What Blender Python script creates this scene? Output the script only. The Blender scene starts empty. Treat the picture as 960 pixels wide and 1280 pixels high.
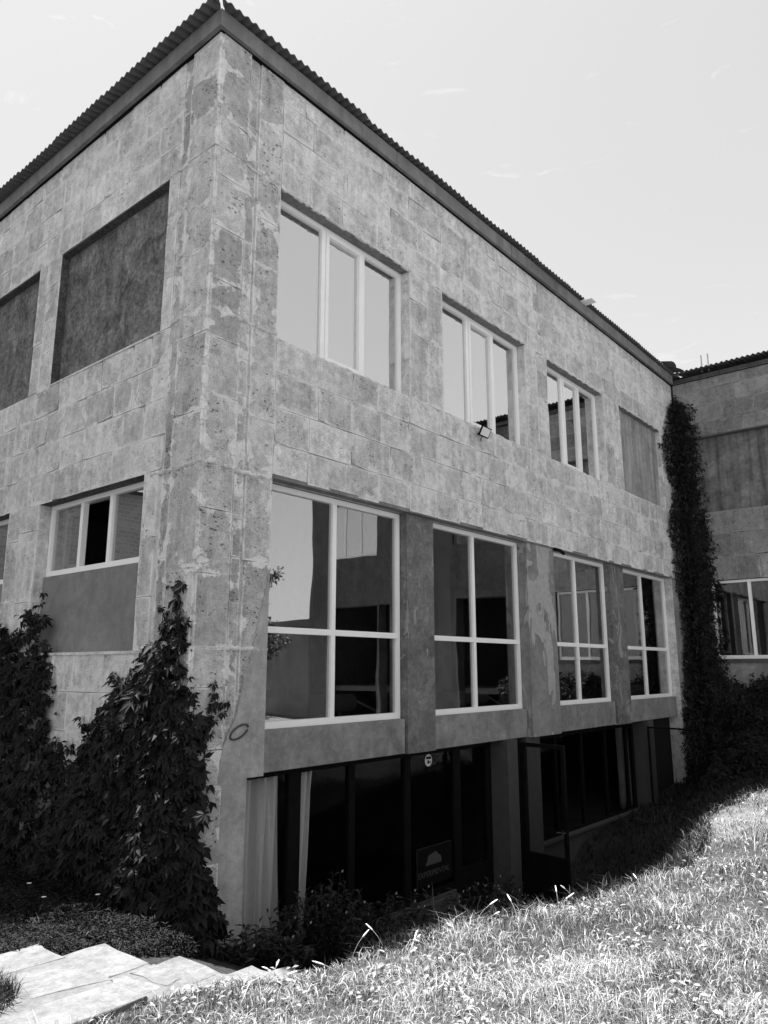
import bpy, bmesh, math, random
import numpy as np
from mathutils import Vector, Matrix

random.seed(7)
RNG = np.random.default_rng(11)
scene = bpy.context.scene
COL = scene.collection
R_ = math.radians

# ------------------------------------------------------------------ camera
cam_d = bpy.data.cameras.new('camera')
cam_d.sensor_fit = 'VERTICAL'
cam_d.sensor_height = 24.0
cam_d.lens = 936.33 / 1280.0 * 24.0
cam_d.clip_start = 0.05
cam_d.clip_end = 2000.0
cam = bpy.data.objects.new('camera', cam_d)
COL.objects.link(cam)
CAM = Vector((-4.0793, -5.6885, 1.6))
rt = Vector((0.644010, -0.765017, -0.000365))
dn = Vector((0.155656, 0.131502, -0.979019))
fw = Vector((0.749014, 0.630441, 0.203768))
M = Matrix.Identity(4)
for i in range(3):
    M[i][0] = rt[i]; M[i][1] = -dn[i]; M[i][2] = -fw[i]; M[i][3] = CAM[i]
cam.matrix_world = M
scene.camera = cam

# ------------------------------------------------------------------ light
KX, KY = 0.032, 0.236                       # the sun stands high behind the long facade
sun_dir = Vector((-KX, KY, 1.0)).normalized()
SUN_EL = math.asin(sun_dir.z)
SUN_ROT = math.atan2(sun_dir.x, sun_dir.y)
SKY_GAIN = 1.20
w = bpy.data.worlds.new('World'); scene.world = w; w.use_nodes = True
nt = w.node_tree; nt.nodes.clear()
N = nt.nodes.new
sky = N('ShaderNodeTexSky'); sky.sky_type = 'NISHITA'; sky.sun_disc = False
sky.sun_elevation = SUN_EL; sky.sun_rotation = SUN_ROT
sky.air_density = 1.0; sky.dust_density = 1.2; sky.ozone_density = 1.0
bw = N('ShaderNodeRGBToBW'); nt.links.new(sky.outputs[0], bw.inputs[0])   # black-and-white film
flat = N('ShaderNodeMath'); flat.operation = 'POWER'; flat.inputs[1].default_value = 0.45       # the even, hazy white of the whole sky
nt.links.new(bw.outputs[0], flat.inputs[0])
hz = N('ShaderNodeMath'); hz.operation = 'MULTIPLY'; hz.inputs[1].default_value = SKY_GAIN
nt.links.new(flat.outputs[0], hz.inputs[0])
# thin wisps of cirrus low over the far roof
tc = N('ShaderNodeTexCoord')
mp = N('ShaderNodeMapping'); mp.inputs['Scale'].default_value = (9, 9, 34)
nt.links.new(tc.outputs['Generated'], mp.inputs[0])
cn = N('ShaderNodeTexNoise'); cn.inputs['Scale'].default_value = 1.6; cn.inputs['Detail'].default_value = 7; cn.inputs['Roughness'].default_value = 0.62
cn.inputs['Distortion'].default_value = 0.7
nt.links.new(mp.outputs[0], cn.inputs['Vector'])
cr = N('ShaderNodeMapRange'); cr.inputs[1].default_value = 0.63; cr.inputs[2].default_value = 0.85; cr.inputs[3].default_value = 0.0; cr.inputs[4].default_value = 0.25
nt.links.new(cn.outputs[0], cr.inputs[0])
mul = N('ShaderNodeMath'); mul.operation = 'MULTIPLY_ADD'
nt.links.new(hz.outputs[0], mul.inputs[0]); nt.links.new(cr.outputs[0], mul.inputs[1]); nt.links.new(hz.outputs[0], mul.inputs[2])
bg = N('ShaderNodeBackground'); bg.inputs[1].default_value = 0.10
nt.links.new(mul.outputs[0], bg.inputs[0])
wo = N('ShaderNodeOutputWorld'); nt.links.new(bg.outputs[0], wo.inputs[0])

sd = bpy.data.lights.new('sun', 'SUN'); sd.energy = 4.2; sd.angle = R_(0.55); sd.color = (1, 1, 1)
so = bpy.data.objects.new('sun', sd); COL.objects.link(so)
so.rotation_euler = sun_dir.to_track_quat('Z', 'Y').to_euler()
so.location = (-3, 4, 30)

vs = scene.view_settings
scene.display_settings.display_device = 'sRGB'
vs.view_transform = 'Standard'; vs.look = 'None'; vs.gamma = 1.0; vs.use_curve_mapping = False
vs.exposure = 2.12
scene.cycles.max_bounces = 8
scene.cycles.transparent_max_bounces = 16
try:
    scene.cycles.use_denoising = True
except Exception:
    pass

# ------------------------------------------------------------------ helpers
WL = {}
def link(o, parent=None, loc=(0, 0, 0)):
    COL.objects.link(o)
    WL[o.name] = Vector(loc)
    o.location = loc
    if parent is not None:
        o.parent = parent
        o.matrix_parent_inverse = Matrix.Translation(-WL[parent.name])
    return o

def tag(o, label=None, cat=None, group=None, kind=None):
    if label: o['label'] = label
    if cat: o['category'] = cat
    if group: o['group'] = group
    if kind: o['kind'] = kind
    return o

def empty(name, loc, label, cat, group=None):
    o = bpy.data.objects.new(name, None); o.empty_display_size = 0.2
    link(o, None, loc)
    return tag(o, label, cat, group)

def np_mesh(name, v, f, mat, parent=None, attr=None, smooth=False):
    """v (n,3) float array, f (m,3|4) int array; attr = per-vertex float 'tone'"""
    v = np.asarray(v, np.float32); f = np.asarray(f, np.int32)
    me = bpy.data.meshes.new(name)
    k = f.shape[1]
    me.vertices.add(len(v)); me.vertices.foreach_set('co', v.ravel())
    me.loops.add(f.size); me.loops.foreach_set('vertex_index', f.ravel())
    me.polygons.add(len(f)); me.polygons.foreach_set('loop_start', np.arange(0, f.size, k, dtype=np.int32))
    try: me.polygons.foreach_set('loop_total', np.full(len(f), k, np.int32))
    except Exception: pass
    me.update(calc_edges=True)
    if attr is not None:
        a = me.attributes.new('tone', 'FLOAT', 'POINT'); a.data.foreach_set('value', np.asarray(attr, np.float32))
    if smooth: me.polygons.foreach_set('use_smooth', np.ones(len(f), bool))
    me.materials.append(mat)
    o = bpy.data.objects.new(name, me)
    return link(o, parent)

class MB:
    """collects shapes of ONE object"""
    def __init__(s): s.bm = bmesh.new()
    def hexa(s, p):                                   # 8 corners: bottom 4 then top 4
        v = [s.bm.verts.new(q) for q in p]
        for i in ((0,3,2,1),(4,5,6,7),(0,1,5,4),(1,2,6,5),(2,3,7,6),(3,0,4,7)):
            s.bm.faces.new([v[j] for j in i])
        return s
    def box(s, x0, x1, y0, y1, z0, z1):
        return s.hexa([(x0,y0,z0),(x1,y0,z0),(x1,y1,z0),(x0,y1,z0),(x0,y0,z1),(x1,y0,z1),(x1,y1,z1),(x0,y1,z1)])
    def quad(s, *p):
        s.bm.faces.new([s.bm.verts.new(q) for q in p]); return s
    def tube(s, pts, r, n=8, cap=True):
        pts = [Vector(p) for p in pts]; rings = []
        rr = r if isinstance(r, (list, tuple)) else [r] * len(pts)
        for i, p in enumerate(pts):
            d = (pts[min(i+1, len(pts)-1)] - pts[max(i-1, 0)]).normalized()
            a = d.cross(Vector((0,0,1)))
            if a.length < 1e-3: a = d.cross(Vector((1,0,0)))
            a.normalize(); b = d.cross(a)
            rings.append([s.bm.verts.new(p + rr[i]*(math.cos(t)*a + math.sin(t)*b)) for t in (2*math.pi*k/n for k in range(n))])
        for A, B in zip(rings, rings[1:]):
            for k in range(n): s.bm.faces.new((A[k], A[(k+1)%n], B[(k+1)%n], B[k]))
        if cap:
            s.bm.faces.new(rings[0]); s.bm.faces.new(rings[-1])
        return s
    def bevel(s, w):
        bmesh.ops.bevel(s.bm, geom=[e for e in s.bm.edges], offset=w, segments=1, affect='EDGES'); return s
    def build(s, name, mat, parent=None, smooth=False, loc=(0,0,0)):
        bmesh.ops.recalc_face_normals(s.bm, faces=s.bm.faces)
        me = bpy.data.meshes.new(name); s.bm.to_mesh(me); s.bm.free()
        if smooth:
            for p in me.polygons: p.use_smooth = True
        me.materials.append(mat)
        o = bpy.data.objects.new(name, me)
        return link(o, parent, loc)

# ------------------------------------------------------------------ materials
def mat_new(name):
    m = bpy.data.materials.new(name); m.use_nodes = True
    t = m.node_tree; t.nodes.clear()
    out = t.nodes.new('ShaderNodeOutputMaterial')
    b = t.nodes.new('ShaderNodeBsdfPrincipled')
    t.links.new(b.outputs[0], out.inputs[0])
    b.inputs['Specular IOR Level'].default_value = 0.25
    return m, t, b, out

def g(v): return (v, v, v, 1)

class NT:
    def __init__(s, t): s.t = t
    def n(s, typ, **kw):
        x = s.t.nodes.new(typ)
        for k, v in kw.items(): setattr(x, k, v)
        return x
    def l(s, a, b): s.t.links.new(a, b)
    def math(s, op, a, b=None, c=None, clamp=False):
        x = s.n('ShaderNodeMath', operation=op, use_clamp=clamp)
        for i, q in enumerate((a, b, c)):
            if q is None: continue
            if hasattr(q, 'links'): s.l(q, x.inputs[i])
            else: x.inputs[i].default_value = q
        return x.outputs[0]
    def rng(s, a, lo, hi, o0=0.0, o1=1.0, smooth=False):
        x = s.n('ShaderNodeMapRange')
        if smooth: x.interpolation_type = 'SMOOTHSTEP'
        s.l(a, x.inputs[0])
        for i, q in zip((1,2,3,4), (lo, hi, o0, o1)): x.inputs[i].default_value = q
        return x.outputs[0]
    def noise(s, vec, scale, detail=4, rough=0.55, dist=0.0, mscale=None):
        if mscale is not None:
            m = s.n('ShaderNodeMapping'); m.inputs['Scale'].default_value = mscale; s.l(vec, m.inputs[0]); vec = m.outputs[0]
        x = s.n('ShaderNodeTexNoise'); s.l(vec, x.inputs['Vector'])
        x.inputs['Scale'].default_value = scale; x.inputs['Detail'].default_value = detail
        x.inputs['Roughness'].default_value = rough; x.inputs['Distortion'].default_value = dist
        return x.outputs[0]
    def mix(s, f, a, b):                      # scalars
        x = s.n('ShaderNodeMix', data_type='FLOAT')
        for i, q in zip((0, 2, 3), (f, a, b)):
            if hasattr(q, 'links'): s.l(q, x.inputs[i])
            else: x.inputs[i].default_value = q
        return x.outputs[0]
    def pos(s): return s.n('ShaderNodeNewGeometry').outputs['Position']
    def grey(s, v):
        x = s.n('ShaderNodeCombineColor')
        for i in range(3): s.l(v, x.inputs[i])
        return x.outputs[0]
    def bump(s, h, dist, strength=1.0):
        x = s.n('ShaderNodeBump'); x.inputs['Strength'].default_value = strength; x.inputs['Distance'].default_value = dist
        s.l(h, x.inputs['Height']); return x.outputs[0]

def stone_mat(name, base, var, smear=0.5, pit=1.0, mortar=None, wide=1.0, relief=.012):
    m, t, b, o = mat_new(name); k = NT(t)
    P = k.pos()
    oi = k.n('ShaderNodeObjectInfo'); rnd = oi.outputs['Random']
    tone = k.rng(rnd, 0, 1, base - var, base + var)
    # every block is cut from another piece: shift the pattern by the block's random number
    off = k.n('ShaderNodeVectorMath', operation='ADD'); k.l(P, off.inputs[0])
    cx = k.n('ShaderNodeCombineXYZ'); r7 = k.math('MULTIPLY', rnd, 41.0)
    for i in range(3): k.l(r7, cx.inputs[i])
    k.l(cx.outputs[0], off.inputs[1]); V = off.outputs[0]
    n1 = k.noise(V, 3.2, 5, 0.62, 0.5)
    n0 = k.noise(P, .7, 3, 0.5)
    n2 = k.noise(V, 13, 5, 0.66, .3)
    n3 = k.noise(V, 85, 3, 0.75)
    st = k.noise(P, 1.0, 4, 0.62, 0.3, (8, 8, 0.6))        # faint vertical run marks
    f = k.math('ADD', k.rng(n1, .28, .72, .76, 1.22), k.math('ADD', k.rng(n2, .3, .7, -.22, .20), k.math('ADD', k.rng(n3, .32, .68, -.34, .28), k.rng(st, .35, .7, .08, -.16))))
    f = k.math('MULTIPLY', f, k.rng(n0, .3, .7, .90, 1.10))
    tone = k.math('MULTIPLY', tone, f)
    # pits of the tuff: small slanting holes, thick in some blocks and rare in others
    vo = k.n('ShaderNodeTexVoronoi'); vo.feature = 'F1'; vo.inputs['Scale'].default_value = 1.0
    mpn = k.n('ShaderNodeMapping'); mpn.inputs['Scale'].default_value = (24, 24, 44); mpn.inputs['Rotation'].default_value = (R_(20), R_(-20), 0)
    k.l(V, mpn.inputs[0])
    wv = k.n('ShaderNodeVectorMath', operation='ADD'); k.l(mpn.outputs[0], wv.inputs[0])
    nn = k.n('ShaderNodeTexNoise'); nn.inputs['Scale'].default_value = 24; k.l(V, nn.inputs['Vector'])
    ws = k.n('ShaderNodeVectorMath', operation='SCALE'); k.l(nn.outputs[1], ws.inputs[0]); ws.inputs['Scale'].default_value = 1.3
    k.l(ws.outputs[0], wv.inputs[1]); k.l(wv.outputs[0], vo.inputs['Vector'])
    sep = k.n('ShaderNodeSeparateColor'); k.l(vo.outputs['Color'], sep.inputs[0])
    dens = k.math('MULTIPLY', k.rng(k.noise(V, 2.6, 3, .6), .36, .66, 0.0, 1.0), pit)
    rad = k.math('MULTIPLY', k.rng(sep.outputs[0], .55, 1.0, 0.05, .60), dens)
    pitm = k.rng(k.math('SUBTRACT', rad, vo.outputs['Distance']), -.04, .14, 0, 1, True)
    tone = k.math('MULTIPLY', tone, k.rng(pitm, 0, 1, 1.0, .42))
    h = k.math('ADD', k.math('MULTIPLY', n2, .5), k.math('ADD', k.math('MULTIPLY', n3, .35), k.math('MULTIPLY', pitm, -.8)))
    # pale mortar smeared over the joints, with a soft ragged edge
    if mortar is not None:
        tco = k.n('ShaderNodeTexCoord').outputs['Object']
        sx = k.n('ShaderNodeSeparateXYZ'); k.l(tco, sx.inputs[0])
        sc = k.n('ShaderNodeSeparateColor'); k.l(oi.outputs['Color'], sc.inputs[0])
        dx = k.math('SUBTRACT', k.math('MULTIPLY', sc.outputs[0], .5), k.math('ABSOLUTE', sx.outputs[0]))
        dz = k.math('SUBTRACT', k.math('MULTIPLY', sc.outputs[1], .5), k.math('ABSOLUTE', sx.outputs[2]))
        d = k.math('MINIMUM', dx, dz)
        wob = k.noise(P, 3.4, 6, 0.68, 0.6)
        wid = k.math('MULTIPLY', k.rng(wob, .42, .74, -.035, .12), wide)
        sm = k.rng(k.math('SUBTRACT', wid, d), -.030, .024, 0, smear, True)
        mn = k.noise(P, 19, 5, .7)
        mt = k.math('MULTIPLY', k.math('ADD', k.rng(mn, .3, .7, .82, 1.10), k.rng(n3, .32, .68, -.10, .10)), mortar)
        tone = k.mix(sm, tone, mt)
        brk = k.rng(k.noise(P, 2.1, 4, .6), .40, .56, 0, .85)                 # pale pointing, broken off in places
        ln = k.math('MULTIPLY', k.rng(d, .006, .020, 1, 0, True), brk)
        tone = k.mix(ln, tone, k.math('MULTIPLY', mt, 1.08))
        h = k.math('ADD', h, k.math('MULTIPLY', sm, .35))
    k.l(k.grey(tone), b.inputs['Base Color'])
    b.inputs['Roughness'].default_value = 0.93; b.inputs['Specular IOR Level'].default_value = .12
    k.l(k.bump(h, relief, .9), b.inputs['Normal'])
    return m

def plaster_mat(name, lo, hi, scale=1.6, patch=None, rough=.9, drips=0.0, fine=.08, bump=.006):
    m, t, b, o = mat_new(name); k = NT(t)
    P = k.pos()
    oi = k.n('ShaderNodeObjectInfo').outputs['Random']
    off = k.n('ShaderNodeVectorMath', operation='ADD'); k.l(P, off.inputs[0])
    cx = k.n('ShaderNodeCombineXYZ'); r7 = k.math('MULTIPLY', oi, 17.0)
    for i in range(3): k.l(r7, cx.inputs[i])
    k.l(cx.outputs[0], off.inputs[1]); V = off.outputs[0]
    a = k.noise(V, scale, 6, .62, .9)
    c = k.noise(V, scale*6, 5, .65, .4)
    d = k.noise(V, 60, 3, .7)
    v = k.mix(k.rng(a, .3, .7), lo, hi)
    v = k.math('MULTIPLY', v, k.rng(c, .25, .75, 1-fine*2.2, 1+fine*2.2))
    v = k.math('MULTIPLY', v, k.rng(d, .3, .7, 1-fine, 1+fine))
    if drips:
        dr = k.noise(V, 1.0, 4, .6, .2, (6.5, 6.5, .45))
        v = k.math('MULTIPLY', v, k.rng(dr, .42, .7, 1.05, 1-drips))
    hh = k.math('ADD', k.math('MULTIPLY', c, .6), k.math('MULTIPLY', d, .4))
    if patch is not None:
        pn = k.noise(V, patch[0], 6, .6, 1.4, patch[3] if len(patch) > 3 else (1, 1, .5))
        pm = k.rng(pn, patch[2], patch[2] + .02, 0, 1, True)
        v = k.mix(pm, v, k.math('MULTIPLY', k.rng(c, .3, .7, .85, 1.15), patch[1]))
        hh = k.math('ADD', hh, k.math('MULTIPLY', pm, .9))
    k.l(k.grey(v), b.inputs['Base Color']); b.inputs['Roughness'].default_value = rough
    k.l(k.bump(hh, bump, .9), b.inputs['Normal'])
    return m

def plain_mat(name, v, rough=.6, spec=.3, metal=0.0, fine=.12, scale=9):
    m, t, b, o = mat_new(name); k = NT(t)
    n = k.noise(k.pos(), scale, 5, .62)
    k.l(k.grey(k.math('MULTIPLY', k.rng(n, .3, .7, 1-fine, 1+fine), v)), b.inputs['Base Color'])
    b.inputs['Roughness'].default_value = rough; b.inputs['Specular IOR Level'].default_value = spec; b.inputs['Metallic'].default_value = metal
    return m

def leaf_mat(name, v, rough=.45, trans=.25, spec=.35, var=.5):
    m, t, b, o = mat_new(name); k = NT(t)
    a = k.n('ShaderNodeAttribute'); a.attribute_name = 'tone'
    tone = k.math('MULTIPLY', k.rng(a.outputs['Fac'], 0, 1, 1-var, 1+var), v)
    col = k.grey(tone)
    k.l(col, b.inputs['Base Color']); b.inputs['Roughness'].default_value = rough; b.inputs['Specular IOR Level'].default_value = spec
    tr = k.n('ShaderNodeBsdfTranslucent'); k.l(col, tr.inputs[0])
    mx = k.n('ShaderNodeMixShader'); mx.inputs[0].default_value = trans
    k.l(b.outputs[0], mx.inputs[1]); k.l(tr.outputs[0], mx.inputs[2]); k.l(mx.outputs[0], o.inputs[0])
    return m

def glass_mat(name, refl, tint, wav=.0006, f0=.04):
    """coated window glass: a mirror share, the rest seen through"""
    m, t, b, o = mat_new(name); k = NT(t); t.nodes.remove(b)
    gl = k.n('ShaderNodeBsdfGlossy'); gl.inputs['Roughness'].default_value = 0.0; gl.inputs['Color'].default_value = g(.97)
    tr = k.n('ShaderNodeBsdfTransparent'); tr.inputs[0].default_value = g(tint)
    lw = k.n('ShaderNodeLayerWeight'); lw.inputs[0].default_value = .5      # same from both faces of the pane
    fr = k.math('MULTIPLY_ADD', k.math('POWER', lw.outputs['Facing'], 5.0), .96 if f0 > .02 else .35, f0)
    n = k.noise(k.pos(), 1.3, 1, .4)
    bp = k.bump(n, wav * 30, .10); k.l(bp, gl.inputs['Normal'])
    f = k.math('ADD', k.math('MULTIPLY', fr, 1 - refl), refl, clamp=True)
    mx = k.n('ShaderNodeMixShader'); k.l(f, mx.inputs[0]); k.l(tr.outputs[0], mx.inputs[1]); k.l(gl.outputs[0], mx.inputs[2])
    k.l(mx.outputs[0], o.inputs[0])
    return m

MT = {}
MT['block'] = stone_mat('tuff_block', .585, .095, .8, .85, .74, 1.25)
MT['block_w'] = stone_mat('tuff_block_wing_shade', .24, .05, .7, 1.0, .30)  # wing tuff darkened in colour to include the courtyard shade
MT['quoin'] = stone_mat('weathered_quoin', .54, .12, .95, 1.0, .82, 1.5, .036)
MT['core'] = stone_mat('mortar_bed', .62, .0, 0, .4)
MT['core_w'] = stone_mat('mortar_wing_shade', .095, .0, 0, .5)  # far wing wall darkened in colour to look shaded in the reflections
MT['render_dark'] = plaster_mat('dark_render', .065, .24, 3.2, fine=.30, drips=.3, bump=.015)
MT['render_mid'] = plaster_mat('grey_render', .17, .26, 1.2, fine=.09, bump=.006)
MT['render_pale'] = plaster_mat('weathered_render', .26, .40, 1.6, fine=.10, drips=.42, bump=.006)
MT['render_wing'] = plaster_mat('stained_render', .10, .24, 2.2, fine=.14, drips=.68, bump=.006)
MT['spandrel'] = plaster_mat('spandrel_render', .16, .30, 1.9, fine=.12, drips=.12, bump=.004)
MT['pier'] = plaster_mat('mottled_pier_render', .10, .22, 3.6, patch=(3.0, .28, .58, (1, 1, .45)), fine=.16, bump=.008)
MT['pier_peel'] = plaster_mat('peeling_pier_render', .17, .27, 2.0, patch=(1.7, .36, .51, (1.6, 1.6, .5)), fine=.10, bump=.016)
MT['skim'] = plaster_mat('skim_plaster', .30, .46, 1.6, fine=.12, drips=.12, bump=.010)
MT['concrete_recess_shade'] = plaster_mat('concrete_recess_shade', .06, .13, 5.0, fine=.3, bump=.02)  # concrete tone lowered to hold the shade of the gable recesses
MT['soffit'] = plaster_mat('soffit_render', .13, .24, 3.0, fine=.14, bump=.01)
MT['fascia'] = plaster_mat('fascia_board', .15, .23, .8, fine=.10, drips=.2, bump=.002)
MT['slate'] = plain_mat('cement_roof_sheet', .13, .9, .2, 0, .25, 7)
MT['pvc'] = plain_mat('white_frame', .92, .35, .4, 0, .03, 5)
MT['glass_up'] = glass_mat('coated_glass_upper', .66, .6)
MT['glass_low'] = glass_mat('coated_glass_lower', .32, .7)
MT['glass_dark'] = glass_mat('dark_shop_glass', .0, .85, f0=.008)
MT['glass_wing'] = glass_mat('wing_glass', .08, .8)
MT['black'] = plain_mat('black_painted_steel', .008, .6, .06, 0, .3)
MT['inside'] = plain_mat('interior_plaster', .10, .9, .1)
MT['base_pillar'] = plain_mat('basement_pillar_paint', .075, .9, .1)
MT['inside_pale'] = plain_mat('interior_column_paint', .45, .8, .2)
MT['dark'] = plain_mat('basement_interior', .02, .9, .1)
MT['curtain'] = plain_mat('linen_curtain', .80, .9, .1, 0, .06, 20)
MT['metal'] = plain_mat('galvanised_steel', .4, .45, .5, .6, .2)
MT['heater'] = plain_mat('heater_paint', .42, .5, .4, 0, .1)
MT['pipe'] = plain_mat('white_pipe', .7, .4, .4, 0, .05)
MT['slab'] = plaster_mat('flagstone', .095, .165, 2.6, fine=.15, bump=.010)
MT['mortar_dark'] = plaster_mat('step_mortar', .085, .135, 4.0, fine=.12, bump=.01)
def ground_mat():
    m, t, b, o = mat_new('turf_and_soil'); k = NT(t); P = k.pos()
    a = k.n('ShaderNodeAttribute'); a.attribute_name = 'tone'
    n1 = k.noise(P, 2.2, 6, .65, .5); n2 = k.noise(P, 30, 4, .7)
    soil = k.mix(k.rng(n1, .3, .7), .03, .07); turf = k.mix(k.rng(n1, .3, .7), .14, .25)
    v = k.math('MULTIPLY', k.mix(a.outputs['Fac'], soil, turf), k.rng(n2, .25, .75, .65, 1.3))
    k.l(k.grey(v), b.inputs['Base Color']); b.inputs['Roughness'].default_value = .95
    k.l(k.bump(n2, .08, 1.0), b.inputs['Normal'])
    return m
MT['soil'] = ground_mat()
MT['creeper'] = leaf_mat('creeper_leaf', .021, .6, .14, .10, .45)
MT['bed'] = leaf_mat('ground_cover_leaf', .013, .6, .15, .10, .5)
MT['ivy'] = leaf_mat('dense_ivy_leaf', .020, .6, .12, .12, .5)
MT['shrub'] = leaf_mat('shrub_leaf', .028, .5, .2, .3, .5)
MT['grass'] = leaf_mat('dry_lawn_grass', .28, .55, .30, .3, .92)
MT['grass_dark'] = leaf_mat('green_grass_shade_tone', .022, .55, .3, .3, .6)  # green grass, its tone lowered to carry the shade on the bank
MT['petal'] = plain_mat('petal', .75, .7, .1)
MT['petal_grey'] = plain_mat('pale_blossom', .38, .7, .1)
MT['print'] = plain_mat('faded_print', .075, .7, .1)
MT['stem'] = plain_mat('stem', .05, .8, .1)
MT['bark'] = plain_mat('bark', .08, .9, .1, 0, .4, 14)
MT['white'] = plain_mat('white_print', .7, .6, .2, 0, .03)
MT['treeleaf'] = leaf_mat('tree_leaf', .07, .5, .3, .3, .5)

# ------------------------------------------------------------------ levels of the building
Z_TOP, Z_H2, Z_S2, Z_H1, Z_S1, Z_BM = 8.26, 6.86, 5.05, 3.53, 1.00, 0.60
XE = 13.4                       # inner corner with the wing
def PF(face):
    if face == 'R': return lambda u, d, z: (u, d, z)
    if face == 'L': return lambda u, d, z: (d, u, z)
    return lambda u, d, z: (XE + d, -u, z)

def fbox(mb, face, u0, u1, d0, d1, z0, z1):
    P = PF(face)
    return mb.hexa([P(u0,d0,z0),P(u1,d0,z0),P(u1,d1,z0),P(u0,d1,z0),P(u0,d0,z1),P(u1,d0,z1),P(u1,d1,z1),P(u0,d1,z1)])

def wall_grid(name, face, us, zs, opened, d0, d1, mat, parent):
    """a wall with openings as one shell: cells (i,j) in opened are holes with reveals"""
    P = PF(face); mb = MB(); nu, nz = len(us)-1, len(zs)-1
    def solid(i, j): return 0 <= i < nu and 0 <= j < nz and (i, j) not in opened
    for i in range(nu):
        for j in range(nz):
            if not solid(i, j): continue
            a, b, c, d = us[i], us[i+1], zs[j], zs[j+1]
            mb.quad(P(a,d0,c),P(b,d0,c),P(b,d0,d),P(a,d0,d)); mb.quad(P(a,d1,c),P(a,d1,d),P(b,d1,d),P(b,d1,c))
            if not solid(i-1, j): mb.quad(P(a,d0,c),P(a,d0,d),P(a,d1,d),P(a,d1,c))
            if not solid(i+1, j): mb.quad(P(b,d0,c),P(b,d1,c),P(b,d1,d),P(b,d0,d))
            if not solid(i, j-1): mb.quad(P(a,d0,c),P(a,d1,c),P(b,d1,c),P(b,d0,c))
            if not solid(i, j+1): mb.quad(P(a,d0,d),P(b,d0,d),P(b,d1,d),P(a,d1,d))
    bmesh.ops.remove_doubles(mb.bm, verts=mb.bm.verts, dist=1e-4)
    return mb.build(name, mat, parent)

BLD = empty('stone_building', (0, 0, -0.6), 'two storey tuff block building with tall white windows facing the lawn', 'building')
WNG = empty('stone_wing', (XE, 0, -0.6), 'shaded block wing with ivy in its corner joining behind the long facade', 'building')

CB = 0.022                                    # mortar bed lies this far behind the block faces
usR = [0.03, .69, .90, 3.22, 3.97, 6.31, 7.06, 9.33, 10.13, 12.40, 12.47, XE + .02]
zsR = [-2.2, Z_BM, Z_H1, Z_S2, Z_H2, Z_TOP + .1]
op = set()
for i in range(1, 10): op.add((i, 0))
for i in range(2, 10): op.add((i, 1))
for i in (2, 4, 6, 8): op.add((i, 3))
wall_grid('facade_wall', 'R', usR, zsR, op, CB, .40, MT['core'], BLD)
usL = [.40, .81, .93, 3.18, 3.21, 3.80, 3.98, 6.2, 6.3, 10.0]
zsL = [-1.2, 1.76, Z_H1, Z_S2, Z_H2, Z_TOP + .1]
op = set()
for i in (2, 6, 10, 12): op.add((i, 1))
for i in (6, 10, 12): op.add((i, 0))
op.add((7, 1))
for i in (1, 2, 3, 5, 6, 7):
    op.add((i, 3))
op.discard((7, 3))
wall_grid('gable_wall', 'L', usL, zsL, op, CB, .401, MT['core'], BLD)

# ------------------------------------------------------------------ stone blocks
def block(face, u0, u1, z0, z1, parent, mat, proud=0.0, gap=.0035, name='stone_block', depth=.10):
    if random.random() < .75: gap = .0012                      # most joints are pointed flush, some stand open
    w_, h_ = u1 - u0 - 2*gap, z1 - z0 - 2*gap
    if w_ < .04 or h_ < .04: return
    r = random.uniform
    per = []
    j = .004
    for (a, b) in ((-.5,-.5),(-.12,-.5),(.5,-.5),(.5,.1),(.5,.5),(.1,.5),(-.5,.5),(-.5,-.08)):
        ju, jz = r(-j, j), r(-j, j)
        if abs(a) == .5 and abs(b) == .5 and random.random() < .08:      # a chipped corner
            ju -= math.copysign(r(.01, .035), a); jz -= math.copysign(r(.01, .03), b)
        per.append((a*w_ + ju, b*h_ + jz))
    c = .003
    mb = MB(); bm = mb.bm
    tilt = r(-.003, .003); tz = r(-.003, .003); pr = proud + r(-.002, .003)
    def fr(u, z): return -pr + tilt*u/ max(w_, .1)*2 + tz*z/max(h_, .1)*2
    front, rim, back = [], [], []
    for (u, z) in per:
        s_u = u - math.copysign(c, u) ; s_z = z - math.copysign(c, z)
        front.append(bm.verts.new((s_u, fr(u, z), s_z))); rim.append(bm.verts.new((u, fr(u, z) + c, z))); back.append(bm.verts.new((u, depth, z)))
    bm.faces.new(front)
    for i in range(8):
        k = (i+1) % 8
        bm.faces.new((front[i], rim[i], rim[k], front[k])); bm.faces.new((rim[i], back[i], back[k], rim[k]))
    cu, cz = (u0+u1)/2, (z0+z1)/2
    P = PF(face)
    o = mb.build(name, mat, parent, loc=P(cu, 0, cz))
    if face == 'L' or face == 'W': o.rotation_euler = (0, 0, -math.pi/2)
    o.color = (w_, h_, 0, 1)
    return o

def course_rows(z0, z1, hs):
    s = (z1 - z0)/sum(hs); z = z0; out = []
    for h in hs: out.append((z, z + h*s)); z += h*s
    return out

def band(face, u0, u1, z0, z1, hs, parent, mat, lo=.42, hi=.72, proud=0.0):
    for (a, b) in course_rows(z0, z1, hs):
        u = u0; first = random.uniform(.25, hi)
        while u < u1 - .01:
            L = first if u == u0 else random.uniform(lo, hi)
            e = u + L
            if u1 - e < lo*.6: e = u1
            block(face, u, e, a, b, parent, mat, proud)
            u = e

B = MT['block']
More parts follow.
